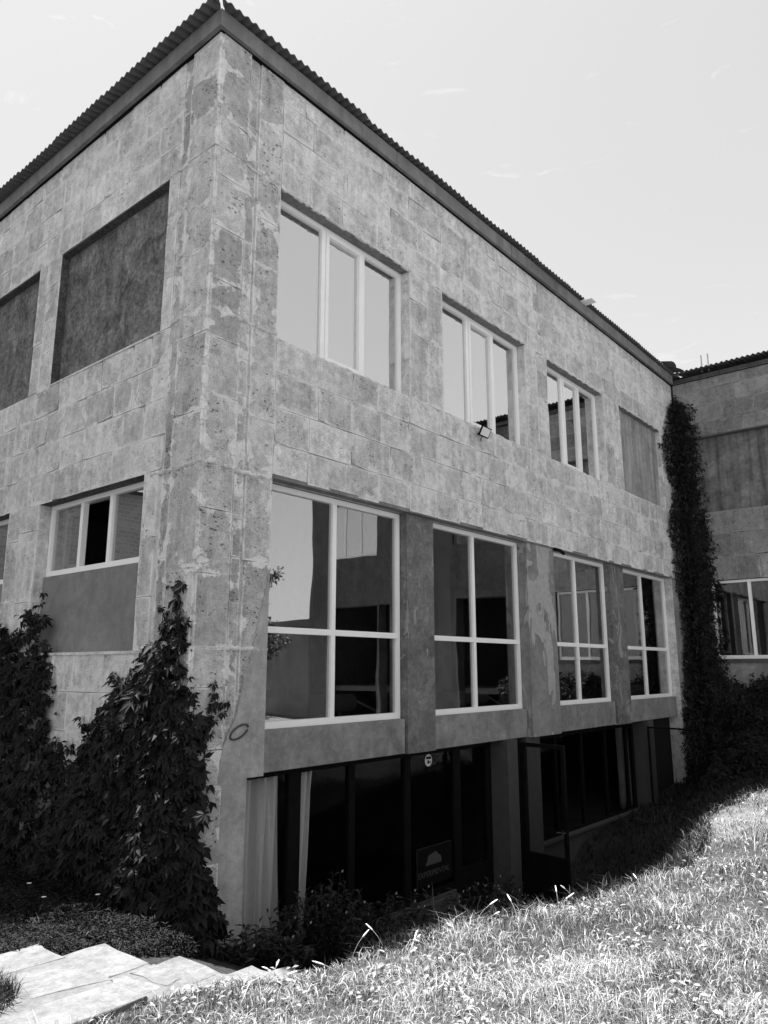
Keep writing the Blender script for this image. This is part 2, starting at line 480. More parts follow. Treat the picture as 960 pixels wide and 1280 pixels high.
# R facade
band('R', .90, XE - .02, Z_H2, Z_TOP, (.36, .37, .37, .28), BLD, B, .5, .86)
band('R', .90, XE - .02, Z_H1, Z_S2, (.36, .39, .39, .36), BLD, B, .44, .72)
for (a, b) in ((3.22, 3.97), (6.31, 7.06), (9.33, 10.13)):
    m_ = (a + b)/2 + random.uniform(-.05, .05)
    for (p, q) in ((a, m_), (m_, b)):
        z = Z_S2
        while z < Z_H2 - .02:
            e = min(Z_H2, z + random.uniform(.4, .95))
            if Z_H2 - e < .25: e = Z_H2
            block('R', p, q, z, e, BLD, B, 0); z = e
band('R', 12.40, XE - .02, Z_S2, Z_H2, (.6, .5, .7), BLD, B, .4, .6)
# L facade
band('L', .62, 7.0, Z_H2, Z_TOP, (.36, .37, .37, .28), BLD, B, .42, .75)
band('L', .62, 7.0, Z_H1, Z_S2, (.37, .38, .38, .37), BLD, B, .36, .66)
band('L', .62, 7.0, .55, 1.76, (.40, .40, .40), BLD, B, .40, .66)
for (z0, z1, a, b) in ((Z_S2, Z_H2, 3.21, 3.80), (1.76, Z_H1, 3.18, 3.98)):
    m_ = a + (b-a)*.55
    for (p, q) in ((a, m_), (m_, b)):
        z = z0
        while z < z1 - .02:
            e = min(z1, z + random.uniform(.5, 1.0))
            if z1 - e < .25: e = z1
            block('L', p, q, z, e, BLD, B, 0); z = e
for (z0, z1, a, b) in ((Z_S2, Z_H2, .62, .81), (1.76, Z_H1, .68, .93)):
    z = z0
    while z < z1 - .02:
        e = min(z1, z + random.uniform(.5, .9))
        if z1 - e < .25: e = z1
        block('L', a, b, z, e, BLD, B, .004); z = e

# corner column: quoins seen from both faces, beside them narrow strips on the long side
levels = [(-.75, .55), (.55, 1.78), (1.78, Z_H1 - .03), (Z_H1 - .03, Z_S2 + .04), (Z_S2 + .04, Z_H2 + .02), (Z_H2 + .02, Z_TOP)]
for li, (za, zb) in enumerate(levels):
    z = za
    px = (.010, .004, .0, .012, .004, .018)[li]
    while z < zb - .02:
        e = min(zb, z + random.uniform(.30, .72))
        if zb - e < .2: e = zb
        block('R', .012, .395, z, e, BLD, MT['quoin'], px + random.uniform(.004, .010), name='quoin'); z = e
    z = za
    while z < zb - .02:
        e = min(zb, z + random.uniform(.36, .85))
        if zb - e < .2: e = zb
        block('L', .002 - px, .462, z, e, BLD, MT['quoin'], px + random.uniform(.002, .006), name='quoin'); z = e
    # narrow facing strips
    z = za
    while z < zb - .02:
        e = min(zb, z + random.uniform(.5, 1.1))
        if zb - e < .3: e = zb
        if z > 0.5: block('L', .475, .615, z, e, BLD, MT['quoin'], -.004)
        if z > Z_BM: block('R', .55, .895, z, e, BLD, MT['quoin'], random.uniform(-.002, .010))
        elif e < Z_BM + .2: block('R', .55, .685, z, min(e, Z_BM), BLD, B, .004)
        z = e
    z = za
    while z < zb - .02:
        e = min(zb, z + random.uniform(.25, .6))
        if zb - e < .2: e = zb
        block('R', .41, .535, z, e, BLD, MT['quoin'], -.012)
        z = e
# swollen mortar beads where the lifts of the corner column meet
for zz in (1.78, Z_H1 - .03, Z_S2 + .04, Z_H2 + .02):
    mb = MB()
    pts = [(random.uniform(.004, .016), y, zz + random.uniform(-.012, .012)) for y in np.linspace(.80, .03, 26)] + [(x, random.uniform(.004, .016), zz + random.uniform(-.012, .012)) for x in np.linspace(.03, .89, 30)]
    mb.tube(pts, [random.uniform(.016, .030) for _ in pts], 6)
    mb.build('mortar_bead', MT['core'], BLD, smooth=True)

def bead(pts, r0, r1):
    MB().tube(pts, [random.uniform(r0, r1) for _ in pts], 6).build('mortar_bead', MT['core'], BLD, smooth=True)
for zz, y0 in ((Z_H2 + .004, .012), (Z_S2 - .004, .014)):
    for (a, b) in ((.9, 3.9), (3.9, 7.0), (7.0, 10.1), (10.1, XE - .05)):
        bead([(x, y0 + random.uniform(-.005, .005), zz + random.uniform(-.007, .007)) for x in np.linspace(a, b, 60)], .010, .022)
for (za, zb) in ((Z_H1 + .02, Z_S2 - .02), (Z_H2 + .02, Z_TOP - .05)):
    bead([(6.98 + random.uniform(-.004, .004), .012 + random.uniform(-.003, .003), z) for z in np.linspace(za, zb, 30)], .010, .018)
# ------------------------------------------------------------------ recessed panels, piers, spandrels
def panel(name, face, u0, u1, d0, z0, z1, mat, parent=BLD, d1=.36):
    return fbox(MB(), face, u0, u1, d0, d1, z0, z1).build(name, mat, parent)
panel('infill_panel', 'L', .80, 3.22, .105, Z_S2 - .01, Z_H2 + .01, MT['render_dark'])
panel('infill_panel', 'L', 3.79, 6.22, .105, Z_S2 - .01, Z_H2 + .01, MT['render_dark'])
panel('infill_panel', 'L', .92, 3.19, .13, 1.75, 2.66, MT['render_mid'])
panel('infill_panel', 'L', 3.97, 6.31, .13, 1.75, 2.66, MT['render_mid'])
panel('infill_panel', 'R', 10.12, 12.41, .11, Z_S2 - .01, Z_H2 + .01, MT['render_pale'])
for (a, b) in ((.895, 3.20), (3.81, 6.12), (7.05, 9.31), (10.0, 12.46)):
    panel('spandrel', 'R', a, b, .115, Z_BM + .004, Z_S1, MT['spandrel'])
panel('pier', 'R', 3.225, 3.785, .085, Z_BM - .004, Z_H1 - .002, MT['pier'])
panel('pier', 'R', 6.14, 7.03, .03, Z_BM - .004, Z_H1 - .002, MT['pier_peel'])
panel('pier', 'R', 9.335, 9.975, .085, Z_BM - .004, Z_H1 - .002, MT['pier'])
panel('jamb_facing', 'R', 12.475, XE - .03, -.004, .3, Z_H1 - .01, MT['spandrel'], d1=.1)
# plaster skin over the foot of the corner column (flaking)
def torn_skin(poly, y0, y1, mat):
    pts = []
    for i, p in enumerate(poly):
        q = poly[(i+1) % len(poly)]; L = math.hypot(q[0]-p[0], q[1]-p[1]); n_ = max(1, int(L/.05))
        ragged = p[2] if len(p) > 2 else 0
        for k in range(n_):
            t_ = k/n_; j_ = random.uniform(-.022, .022) if (ragged and k) else 0
            pts.append((p[0] + (q[0]-p[0])*t_ + j_, p[1] + (q[1]-p[1])*t_ + j_))
    mb = MB(); a_ = [mb.bm.verts.new((x, y0, z)) for x, z in pts]; b_ = [mb.bm.verts.new((x, y1, z)) for x, z in pts]
    mb.bm.faces.new(a_)
    for i in range(len(pts)): k = (i+1) % len(pts); mb.bm.faces.new((a_[i], b_[i], b_[k], a_[k]))
    return mb.build('plaster_skin', mat, BLD)
torn_skin([(.885, Z_BM + .0), (.885, 2.55, 1), (.78, 2.1, 1), (.70, 1.75, 1), (.60, 1.5, 1), (.55, 1.2, 1), (.40, .9, 1), (.32, .4, 1), (.24, 0, 1), (.26, -.9), (.684, -.9), (.684, Z_BM + .0)], -.016, .02, MT['skim'])
# ledge under the lower panel on the gable side
fbox(MB(), 'L', .70, 7.0, -.012, .14, 1.735, 1.765).build('ledge', MT['core'], BLD)
fbox(MB(), 'L', .81, 3.2, -.010, .10, Z_S2 - .012, Z_S2 + .012).build('ledge', MT['core'], BLD)
for (a, b) in ((.81, 3.21), (3.80, 6.2)):  # thin dark facings put the recess shade on soffit and jamb
    fbox(MB(), 'L', a + .002, b - .002, .006, .102, Z_H2 - .016, Z_H2 + .01).build('lintel_soffit', MT['concrete_recess_shade'], BLD)
    fbox(MB(), 'L', b - .014, b + .002, .006, .102, Z_S2 + .014, Z_H2 - .018).build('jamb_facing', MT['concrete_recess_shade'], BLD)
for (a, b) in ((.93, 3.18), (3.98, 6.3)):  # dark soffits with painted shade over the lower openings
    fbox(MB(), 'L', a + .002, b - .002, .006, .145, Z_H1 - .004, Z_H1 + .02).build('lintel_soffit', MT['concrete_recess_shade'], BLD)
# darker soffit strip along the lower lintel of the long facade
fbox(MB(), 'R', .90, 12.46, .0, .118, Z_H1 - .014, Z_H1 + .03).build('lintel_soffit', MT['soffit'], BLD)
for (a, b) in ((.90, 3.22), (3.97, 6.31), (7.06, 9.33), (10.13, 12.40)):
    fbox(MB(), 'R', a, b, .004, .14, Z_H2 - .010, Z_H2 + .02).build('lintel_soffit', MT['soffit'], BLD)

# ------------------------------------------------------------------ windows
def window(face, u0, u1, d, z0, z1, vm, hm, gm, parent=BLD, fr=.055, sash=None, foot=.075, opened=None):
    """vm: centres of the uprights, hm: centres of the cross bars; the frame is the part, panes and sash its pieces"""
    mb = MB(); t = .07
    fbox(mb, face, u0, u0+fr, d, d+t, z0, z1); fbox(mb, face, u1-fr, u1, d, d+t, z0, z1)
    fbox(mb, face, u0+fr, u1-fr, d, d+t, z0, z0+foot); fbox(mb, face, u0+fr, u1-fr, d, d+t, z1-fr, z1)
    vs_ = [u0+fr] + sum([[c-.032, c+.032] for c in vm], []) + [u1-fr]
    hs_ = [z0+foot] + sum([[c-.032, c+.032] for c in hm], []) + [z1-fr]
    for c in hm: fbox(mb, face, u0+fr, u1-fr, d+.002, d+t, c-.032, c+.032)
    for c in vm:
        for i in range(0, len(hs_), 2): fbox(mb, face, c-.032, c+.032, d+.004, d+t-.002, hs_[i], hs_[i+1])
    f = mb.build('window_frame', MT['pvc'], parent)
    cells = []
    for i in range(0, len(vs_), 2):
        for j in range(0, len(hs_), 2):
            cells.append((i//2, j//2))
            if opened == i//2: continue
            fbox(MB(), face, vs_[i]-.008, vs_[i+1]+.008, d+.034, d+.040, hs_[j]-.008, hs_[j+1]+.008).build('pane', gm, f)
            if sash == i//2:
                a, b, c, e = vs_[i]+.003, vs_[i+1]-.003, hs_[j]+.003, hs_[j+1]-.003
                s = MB(); q = .045
                fbox(s, face, a, a+q, d-.012, d+.05, c, e); fbox(s, face, b-q, b, d-.012, d+.05, c, e)
                fbox(s, face, a+q, b-q, d-.012, d+.05, c, c+q); fbox(s, face, a+q, b-q, d-.012, d+.05, e-q, e)
                s.build('sash', MT['pvc'], f)
    return f
for (a, b) in ((.90, 3.22), (3.97, 6.31), (7.06, 9.33)):
    L = b - a
    window('R', a+.005, b-.005, .15, Z_S2+.005, Z_H2-.012, (a+.36*L, a+.665*L), (), MT['glass_up'], sash=1)
for (a, b, m_) in ((.91, 3.21, 2.03), (3.80, 6.13, 4.89), (7.04, 9.32, 8.11), (9.99, 12.46, 11.13)):
    window('R', a, b, .19, Z_S1+.002, Z_H1-.016, (m_,), (1.985,), MT['glass_low'], fr=.06, foot=.07)
f1 = window('L', .94, 3.17, .15, 2.665, Z_H1-.005, (1.80, 2.43), (), MT['glass_low'], foot=.06, opened=1)
f2 = window('L', 3.985, 6.25, .15, 2.665, Z_H1-.005, (4.85, 5.5), (), MT['glass_low'], foot=.06)
# opened casement standing inside the gable window
mb = MB()
for (u0, u1, z0, z1) in ((2.50, 2.55, 2.74, 3.42), (2.86, 2.91, 2.74, 3.42), (2.55, 2.86, 2.74, 2.79), (2.55, 2.86, 3.37, 3.42)):
    fbox(mb, 'L', u0, u1, .225, .27, z0, z1)
mb.build('opened_casement', MT['pvc'], f1)

# ------------------------------------------------------------------ inside the rooms
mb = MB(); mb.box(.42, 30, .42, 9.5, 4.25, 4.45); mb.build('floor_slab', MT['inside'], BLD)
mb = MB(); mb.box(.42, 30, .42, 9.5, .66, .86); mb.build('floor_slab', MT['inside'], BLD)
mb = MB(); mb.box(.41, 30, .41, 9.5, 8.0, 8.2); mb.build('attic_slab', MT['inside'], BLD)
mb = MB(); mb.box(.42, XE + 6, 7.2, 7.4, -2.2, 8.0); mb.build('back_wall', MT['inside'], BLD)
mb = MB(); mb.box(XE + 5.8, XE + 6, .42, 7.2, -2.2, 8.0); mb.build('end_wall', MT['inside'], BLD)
for x in (2.45, 5.55, 8.9, 12.2):
    MB().box(x, x + .34, 1.3, 1.64, .86, 4.25).build('interior_column', MT['inside_pale'], BLD)

# ------------------------------------------------------------------ eaves and roof
def fascia(face, u0, u1, parent):
    u = u0
    while u < u1 - .01:
        e = min(u1, u + random.uniform(2.3, 3.1))
        if u1 - e < .6: e = u1
        d = -.08 + random.uniform(-.006, .006); dz = random.uniform(-.006, .006)
        fbox(MB(), face, u + .003, e - .003, d, .06, 8.235 + dz, 8.445).build('fascia_board', MT['fascia'], parent)
        u = e
fascia('R', -.075, XE - .08, BLD)
fascia('L', -.06, 9.9, BLD)
fbox(MB(), 'R', -.03, XE, -.03, .10, Z_TOP - .035, 8.24).build('eaves_shadow_strip', MT['black'], BLD)  # black strip stands in for the shadow line below the fascia
fbox(MB(), 'L', .10, 9.9, -.03, .10, Z_TOP - .035, 8.24).build('eaves_shadow_strip', MT['black'], BLD)
fbox(MB(), 'W', .03, 11.7, -.03, .10, Z_TOP - .035, 8.24).build('eaves_shadow_strip', MT['black'], WNG)

SHW, WAVES, LEN, PITCH = 1.12, 10, 1.7, R_(11)
def sheet(face, u0, parent, over, dz, ver=0.0, hipL=False, hipR=None):
    """one corrugated sheet: eight waves, cut along the hip where it meets the corner"""
    P = PF(face); nu, nv = WAVES*6, 4
    top, bot = [], []
    bm = bmesh.new()
    for s, arr in ((0, top), (1, bot)):
        for j in range(nv+1):
            row = []
            for i in range(nu+1):
                u = u0 + (SHW+.06)*i/nu
                L = LEN
                if hipL: L = min(L, max(.02, u + over - .02))
                if hipR is not None: L = min(L, max(.02, hipR - u))
                v = L*j/nv
                d = -over + v*math.cos(PITCH) + ver*(i/nu)
                z = 8.475 + .035 - .22*over + dz + v*math.sin(PITCH) + 0.018*math.cos(2*math.pi*WAVES*i/nu*(SHW+.06)/SHW) - s*.010
                row.append(bm.verts.new(P(u, d, z)))
            arr.append(row)
    for j in range(nv):
        for i in range(nu):
            bm.faces.new((top[j][i], top[j][i+1], top[j+1][i+1], top[j+1][i])); bm.faces.new((bot[j][i], bot[j+1][i], bot[j+1][i+1], bot[j][i+1]))
    for i in range(nu): bm.faces.new((top[0][i], bot[0][i], bot[0][i+1], top[0][i+1]))
    mb = MB(); mb.bm.free(); mb.bm = bm
    return mb.build('roof_sheet', MT['slate'], parent, smooth=False)
n = 0
u = -.13
while u < XE + .1:
    sheet('R', u, BLD, .16 + random.uniform(-.015, .02), random.uniform(-.004, .012) + .006*(n % 2), random.uniform(-.012, .012), hipL=True); u += SHW; n += 1
u = -.17; n = 0
while u < 9.0:
    sheet('L', u, BLD, .22 + random.uniform(-.01, .02), random.uniform(-.02, .0) + .006*(n % 2), random.uniform(-.012, .012), hipL=True); u += SHW; n += 1
u = .10; n = 0
while u < 11.6:
    sheet('W', u, WNG, .15 + random.uniform(-.01, .02), random.uniform(-.004, .01) + .006*(n % 2), random.uniform(-.01, .01)); u += SHW; n += 1
# roof planes behind the eaves course
mb = MB()
zz = 8.475 + 1.6*math.sin(PITCH) - .03; e = -.15 + 1.5
mb.quad((e, e, zz), (40, e, zz), (40, 5.2, zz+.75), (5.2, 5.2, zz+.75)); mb.quad((e, e, zz), (5.2, 5.2, zz+.75), (e, 10, zz))
mb.quad((.1, .1, 8.42), (40, .1, 8.42), (40, 10, 8.42), (.1, 10, 8.42))
mb.build('roof_deck', MT['slate'], BLD)
mb = MB(); mb.quad((XE + .1, .1, 8.43), (XE + .1, -11.75, 8.43), (XE + 8, -11.75, 8.43), (XE + 8, .1, 8.43))
mb.quad((XE + 1.4, .1, 8.76), (XE + 1.4, -11.75, 8.76), (XE + 5, -11.75, 9.4), (XE + 5, .1, 9.4)); mb.build('roof_deck', MT['slate'], WNG)
# a pale batten end sticks out under the sheets; flashing where the roofs meet
MB().box(8.40, 8.62, -.30, -.02, 8.43, 8.455).build('batten_end', MT['pvc'], BLD)
mb = MB()
rows = [[mb.bm.verts.new((12.5 + i*.15, yy + random.uniform(-.04, .04), zz_ + random.uniform(-.015, .03))) for i in range(7)] for yy, zz_ in ((-.34, 8.50), (-.05, 8.56), (.25, 8.60))]
for A_, B_ in zip(rows, rows[1:]):
    for i in range(6): mb.bm.faces.new((A_[i], A_[i+1], B_[i+1], B_[i]))
mb.build('valley_flashing', MT['slate'], BLD)

# ------------------------------------------------------------------ the wing
usW = [.0, .43, .50, 2.85, 2.92, 3.60, 3.67, 5.95, 6.02, 6.70, 6.77, 8.80, 8.87, 11.0, 11.1, 11.8]
zsW = [-2.2, 1.78, Z_H1 - .03, Z_S2, Z_H2 - .03, Z_TOP + .1]
op = set()
for i in (2, 6, 10, 12): op.add((i, 1))
for i in (6, 10, 12): op.add((i, 0))
for i in (1, 2, 3, 5, 6, 7, 12): op.add((i, 3))
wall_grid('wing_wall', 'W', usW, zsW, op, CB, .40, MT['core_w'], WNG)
mb = MB(); mb.box(XE + .42, XE + 8, -11.8, -11.4, -2.2, 8.3); mb.build('end_wall', MT['core_w'], WNG)
mb = MB(); mb.box(XE + .42, XE + 8, .31, .405, -2.2, 8.3); mb.build('party_wall', MT['inside'], WNG)
mb = MB(); mb.box(XE + 7.6, XE + 8, -11.4, .3, -2.2, 8.3); mb.build('rear_wall', MT['inside'], WNG)
for z in (.9, 4.3): MB().box(XE + .41, XE + 7.6, -11.4, .3, z, z + .15).build('floor_slab', MT['inside'], WNG)
BW = MT['block_w']
MB().box(XE + 3.0, XE + 3.2, -11.4, -3.0, -2.2, 4.3).build('undercroft_wall', MT['dark'], WNG)
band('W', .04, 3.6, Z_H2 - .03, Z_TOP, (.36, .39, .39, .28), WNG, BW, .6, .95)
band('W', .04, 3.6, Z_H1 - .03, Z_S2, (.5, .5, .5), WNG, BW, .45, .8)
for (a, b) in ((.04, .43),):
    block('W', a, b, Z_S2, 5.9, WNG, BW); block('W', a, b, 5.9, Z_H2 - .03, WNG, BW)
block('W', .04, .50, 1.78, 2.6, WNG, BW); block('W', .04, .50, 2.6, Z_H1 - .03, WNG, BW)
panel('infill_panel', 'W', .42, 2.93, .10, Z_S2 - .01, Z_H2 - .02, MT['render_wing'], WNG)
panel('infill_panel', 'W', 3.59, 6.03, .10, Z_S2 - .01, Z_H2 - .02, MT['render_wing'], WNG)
fbox(MB(), 'W', .40, 2.95, -.02, .1, Z_H2 - .05, Z_H2 - .015).build('lintel_soffit', MT['core_w'], WNG)
fbox(MB(), 'W', .46, 2.9, -.035, .15, 1.70, 1.785).build('window_sill', MT['core_w'], WNG)
panel('plinth_render', 'W', .3, 3.6, -.01, -1.5, 1.70, MT['spandrel'], WNG, d1=.03)
for (a, b) in ((.5, 2.85),):
    window('W', a+.003, b-.003, .06, 1.79, Z_H1 - .04, (a + .335*(b-a), a + .65*(b-a)), (), MT['glass_wing'], WNG)
window('W', 8.873, 10.997, .10, Z_S2 + .005, Z_H2 - .04, (9.6, 10.3), (), MT['glass_up'], WNG)
mb = MB(); fbox(mb, 'W', .87, .90, .17, .20, 1.86, Z_H1 - .1); mb.build('inner_post', MT['render_mid'], WNG)

# ------------------------------------------------------------------ basement shop front
GY = .36
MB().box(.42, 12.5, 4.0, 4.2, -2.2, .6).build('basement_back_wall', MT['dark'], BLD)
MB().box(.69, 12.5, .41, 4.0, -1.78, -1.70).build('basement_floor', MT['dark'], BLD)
for (x0, x1) in ((.69, .97), ):
    pass
sf = MB()
def bar(x0, x1, z0, z1, y0=GY - .03, y1=GY + .03): sf.box(x0, x1, y0, y1, z0, z1)
MULL = [.97, 1.50, 1.66, 2.46, 2.56, 3.46, 3.58, 4.52, 4.64]
bar(.69, 5.9, .52, .598); bar(.69, 4.55, -1.18, -1.10)
for x0, x1 in ((.69, .73), (1.54, 1.71), (2.46, 2.56), (3.46, 3.58), (4.50, 4.66), (5.30, 5.40)):
    sf.box(x0, x1, GY - .032, GY + .032, -1.10 if x0 < 4.4 else -1.75, .52)
sf.box(4.66, 5.30, GY - .028, GY + .028, -1.75, -.98); 
SHOP = sf.build('shopfront_frame', MT['black'], BLD)
for (a, b, z0) in ((.73, 1.54, -1.10), (1.71, 2.46, -1.10), (2.56, 3.46, -1.10), (3.58, 4.50, -1.10), (4.66, 5.30, -.98)):
    MB().box(a - .005, b + .005, GY - .004, GY + .004, z0 - .005, .525).build('pane', MT['glass_dark'], SHOP)
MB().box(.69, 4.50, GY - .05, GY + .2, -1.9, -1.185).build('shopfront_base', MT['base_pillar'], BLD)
MB().box(3.3, 4.46, GY - .13, GY - .052, -1.9, -1.22).build('window_sill', MT['base_pillar'], BLD)
MB().box(5.44, 5.72, .06, .34, -1.95, .598).build('basement_pillar', MT['base_pillar'], BLD)
MB().box(6.05, 6.45, .10, .40, -1.95, .598).build('basement_pier', MT['base_pillar'], BLD)
# second bay of dark windows over a low wall
sf = MB()
sf.box(6.46, 10.55, GY - .03, GY + .03, .50, .598); sf.box(6.46, 10.55, GY - .03, GY + .03, -1.03, -.97)
for x in (6.46, 7.35, 8.3, 9.25, 10.2, 10.49): sf.box(x, x + .06, GY - .032, GY + .032, -.97, .50)
S2 = sf.build('shopfront_frame', MT['black'], BLD)
xs = (6.52, 7.35, 7.41, 8.3, 8.36, 9.25, 9.31, 10.2, 10.26, 10.49)
for i in range(0, 10, 2): MB().box(xs[i] - .005, xs[i+1] + .005, GY - .004, GY + .004, -.98, .51).build('pane', MT['glass_dark'], S2)
MB().box(6.46, 12.46, GY - .05, GY + .2, -2.2, -1.04).build('shopfront_base', MT['base_pillar'], BLD)
MB().box(6.46, 10.6, GY - .12, GY - .01, -1.036, -1.0).build('window_sill', MT['base_pillar'], BLD)
MB().box(10.66, 10.9, .05, .40, -1.04, .598).build('basement_pier', MT['base_pillar'], BLD)
MB().box(10.9, 12.5, .30, .5, -1.04, .598).build('basement_wall', MT['dark'], BLD)

# open glazed door: black steel leaf swung out at a right angle
def leaf(hx, hy, fx, fy, z0, z1, kick, nm, st=.055, t=.02):
    D = Vector((fx - hx, fy - hy, 0)); Lw = D.length; D.normalize(); nrm = Vector((-D.y, D.x, 0))
    def bx(mb, a, b, c, d, tt=t):
        q = []
        for z in (c, d):
            for (s, k) in ((a, -1), (b, -1), (b, 1), (a, 1)):
                p = Vector((hx, hy, 0)) + D*s + nrm*k*tt; q.append((p.x, p.y, z))
        mb.hexa(q)
    mb = MB()
    bx(mb, 0, st, z0, z1); bx(mb, Lw - st, Lw, z0, z1); bx(mb, st, Lw - st, z1 - st, z1)
    bx(mb, st, Lw - st, z0, z0 + .05)
    if kick: bx(mb, st, Lw - st, z0 + kick, z0 + kick + .05)
    o = mb.build(nm, MT['black'], BLD)
    mb = MB(); bx(mb, st - .004, Lw - st + .004, z0 + (kick + .05 if kick else .05) - .004, z1 - st + .004, .003); mb.build('pane', MT['glass_dark'], o)
    if kick:
        mb = MB(); bx(mb, st - .004, Lw - st + .004, z0 + .046, z0 + kick + .004, .008); mb.build('kick_panel', MT['black'], o)
        mb = MB(); p = Vector((hx, hy, 0)) + D*(Lw - .03)
        for s in (-1, 1):
            a = p + nrm*s*.02; b = p + nrm*s*.065; c = b - D*.11
            mb.tube([(a.x, a.y, z0 + 1.08), (b.x, b.y, z0 + 1.08), (c.x, c.y, z0 + 1.08)], .009, 6)
        mb.build('handle', MT['bark'], o)
    return o
leaf(5.83, .06, 5.74, -.66, -1.66, .55, .70, 'door')
leaf(10.58, .05, 10.5, -.84, -.93, .50, 0, 'opened_window', .03, .015)
# black door frame posts
MB().box(5.78, 5.84, .07, .15, -1.8, .598).build('door_frame', MT['black'], BLD)

# ------------------------------------------------------------------ ground
CR = np.array([(-9, -1.75), (-2.4, -1.66), (-1.2, -1.72), (-.8, -1.85), (-.3, -2.08), (.35, -2.28), (1.1, -2.46), (2.0, -2.64), (2.7, -2.9), (3.3, -3.05), (4.2, -2.95), (5.2, -2.65), (6.2, -2.32), (7.5, -2.35), (9, -2.5), (13, -2.6), (60, -2.6)])
FT = np.array([(-9, -1.5), (-1.4, -1.5), (0, -1.55), (1, -1.5), (4, -.95), (6, -.75), (7.5, -.15), (9, .25), (13, .25), (60, .25)])
ZF = np.array([(-60, -.15), (-2.2, -.24), (-1.4, -.30), (-.3, -.55), (.5, -.85), (1.5, -1.18), (3.3, -1.75), (7.0, -1.80), (8.2, -1.20), (9.5, -1.08), (11, -.95), (13.4, -.65), (60, -.6)])
def ss(t): t = np.clip(t, 0, 1); return t*t*(3 - 2*t)
def ground_z(x, y):
    x = np.asarray(x, float); y = np.asarray(y, float)
    yc = np.interp(x, CR[:,0], CR[:,1]); yf = np.interp(x, FT[:,0], FT[:,1]); zf = np.interp(x, ZF[:,0], ZF[:,1])
    lawn = -.24*ss((y + 4.4)/2.0) + .03*np.sin(x*1.7 + .6)*np.sin(y*1.9) + .02*np.sin(x*4.1 + y*3.2)
    lawn = np.where(x < -1.6, lawn*np.clip(1 - (-1.6 - x)*.0, 0, 1), lawn)
    t = (y - yc)/np.maximum(yf - yc, .05)
    tt = np.clip(t, 0, 1)
    z = lawn + (zf - lawn)*(.3*ss(tt) + .7*tt)
    # beside the gable the bed lies level
    bed = -.28 - .10*ss((x + 1.6)/1.4) + .03*np.sin(x*5 + y*3)
    left = ss((-x - .02)/.5)*ss((y + .35)/.3)
    z = z*(1 - left) + bed*left
    return z
def grid_ground():
    xs = np.concatenate([np.linspace(-400, -14, 14), np.linspace(-12, 16, 190), np.linspace(18, 400, 14)])
    ys = np.concatenate([np.linspace(-400, -14, 14), np.linspace(-12, 6, 150), np.linspace(8, 400, 14)])
    X, Y = np.meshgrid(xs, ys); Z = ground_z(X, Y)
    v = np.stack([X, Y, Z], -1).reshape(-1, 3)
    nx, ny = len(xs), len(ys)
    i, j = np.meshgrid(np.arange(nx-1), np.arange(ny-1)); a = (j*nx + i).ravel()
    f = np.stack([a, a+1, a+nx+1, a+nx], 1)
    tn = ss((np.interp(v[:, 0], CR[:, 0], CR[:, 1]) - v[:, 1] + .1)/.25)*np.where((np.hypot(v[:, 0] - CAM.x, v[:, 1] - CAM.y) < 9) & (v[:, 0] > -4.5) & (v[:, 1] > -8.5), .12, 1.0)
    o = np_mesh('ground', v, f, MT['soil'], attr=tn, smooth=True); o['kind'] = 'structure'
grid_ground()

# ------------------------------------------------------------------ flagstone steps
ST = empty('flagstone_steps', (-.6, -1.0, -.5), 'pale flagstone steps descending along the overgrown building corner', 'steps')
def flag(poly, z, th, mat=None):
    mb = MB(); r = random.uniform
    n = len(poly); tl, lo = [], []
    cx = sum(p[0] for p in poly)/n; cy = sum(p[1] for p in poly)/n
    for (x, y) in poly:
        dx, dy = x - cx, y - cy; L = math.hypot(dx, dy)
        tl.append(mb.bm.verts.new((x - dx/L*.008, y - dy/L*.008, z + r(-.003, .003)))); lo.append((x, y))
    rim = [mb.bm.verts.new((x, y, z - .01)) for (x, y) in lo]; bt = [mb.bm.verts.new((x, y, z - th)) for (x, y) in lo]
    mb.bm.faces.new(tl)
    for i in range(n):
        k = (i+1) % n
        mb.bm.faces.new((tl[i], rim[i], rim[k], tl[k])); mb.bm.faces.new((rim[i], bt[i], bt[k], rim[k]))
    return mb.build('flagstone', mat or MT['slab'], ST)
def wob(a, b, n=2, s=.016):
    out = []
    for i in range(n):
        t = i/n; out.append((a[0] + (b[0]-a[0])*t + random.uniform(-s, s), a[1] + (b[1]-a[1])*t + random.uniform(-s, s)))
    return out
def stone_poly(c): return sum([wob(c[i], c[(i+1) % len(c)], 3) for i in range(len(c))], [])
NOSE = [(-1.37, -.20, -.40), (-.95, -.28, -.50), (-.60, -.36, -.92), (-.22, -.46, -1.22), (.14, -.55, -1.22), (.6, -.75, -1.2), (1.15, -.92, -1.15), (1.65, -1.08, -1.1), (2.2, -1.24, -1.0), (2.75, -1.40, -1.0), (3.3, -1.58, -1.0)]
px_ = -2.75
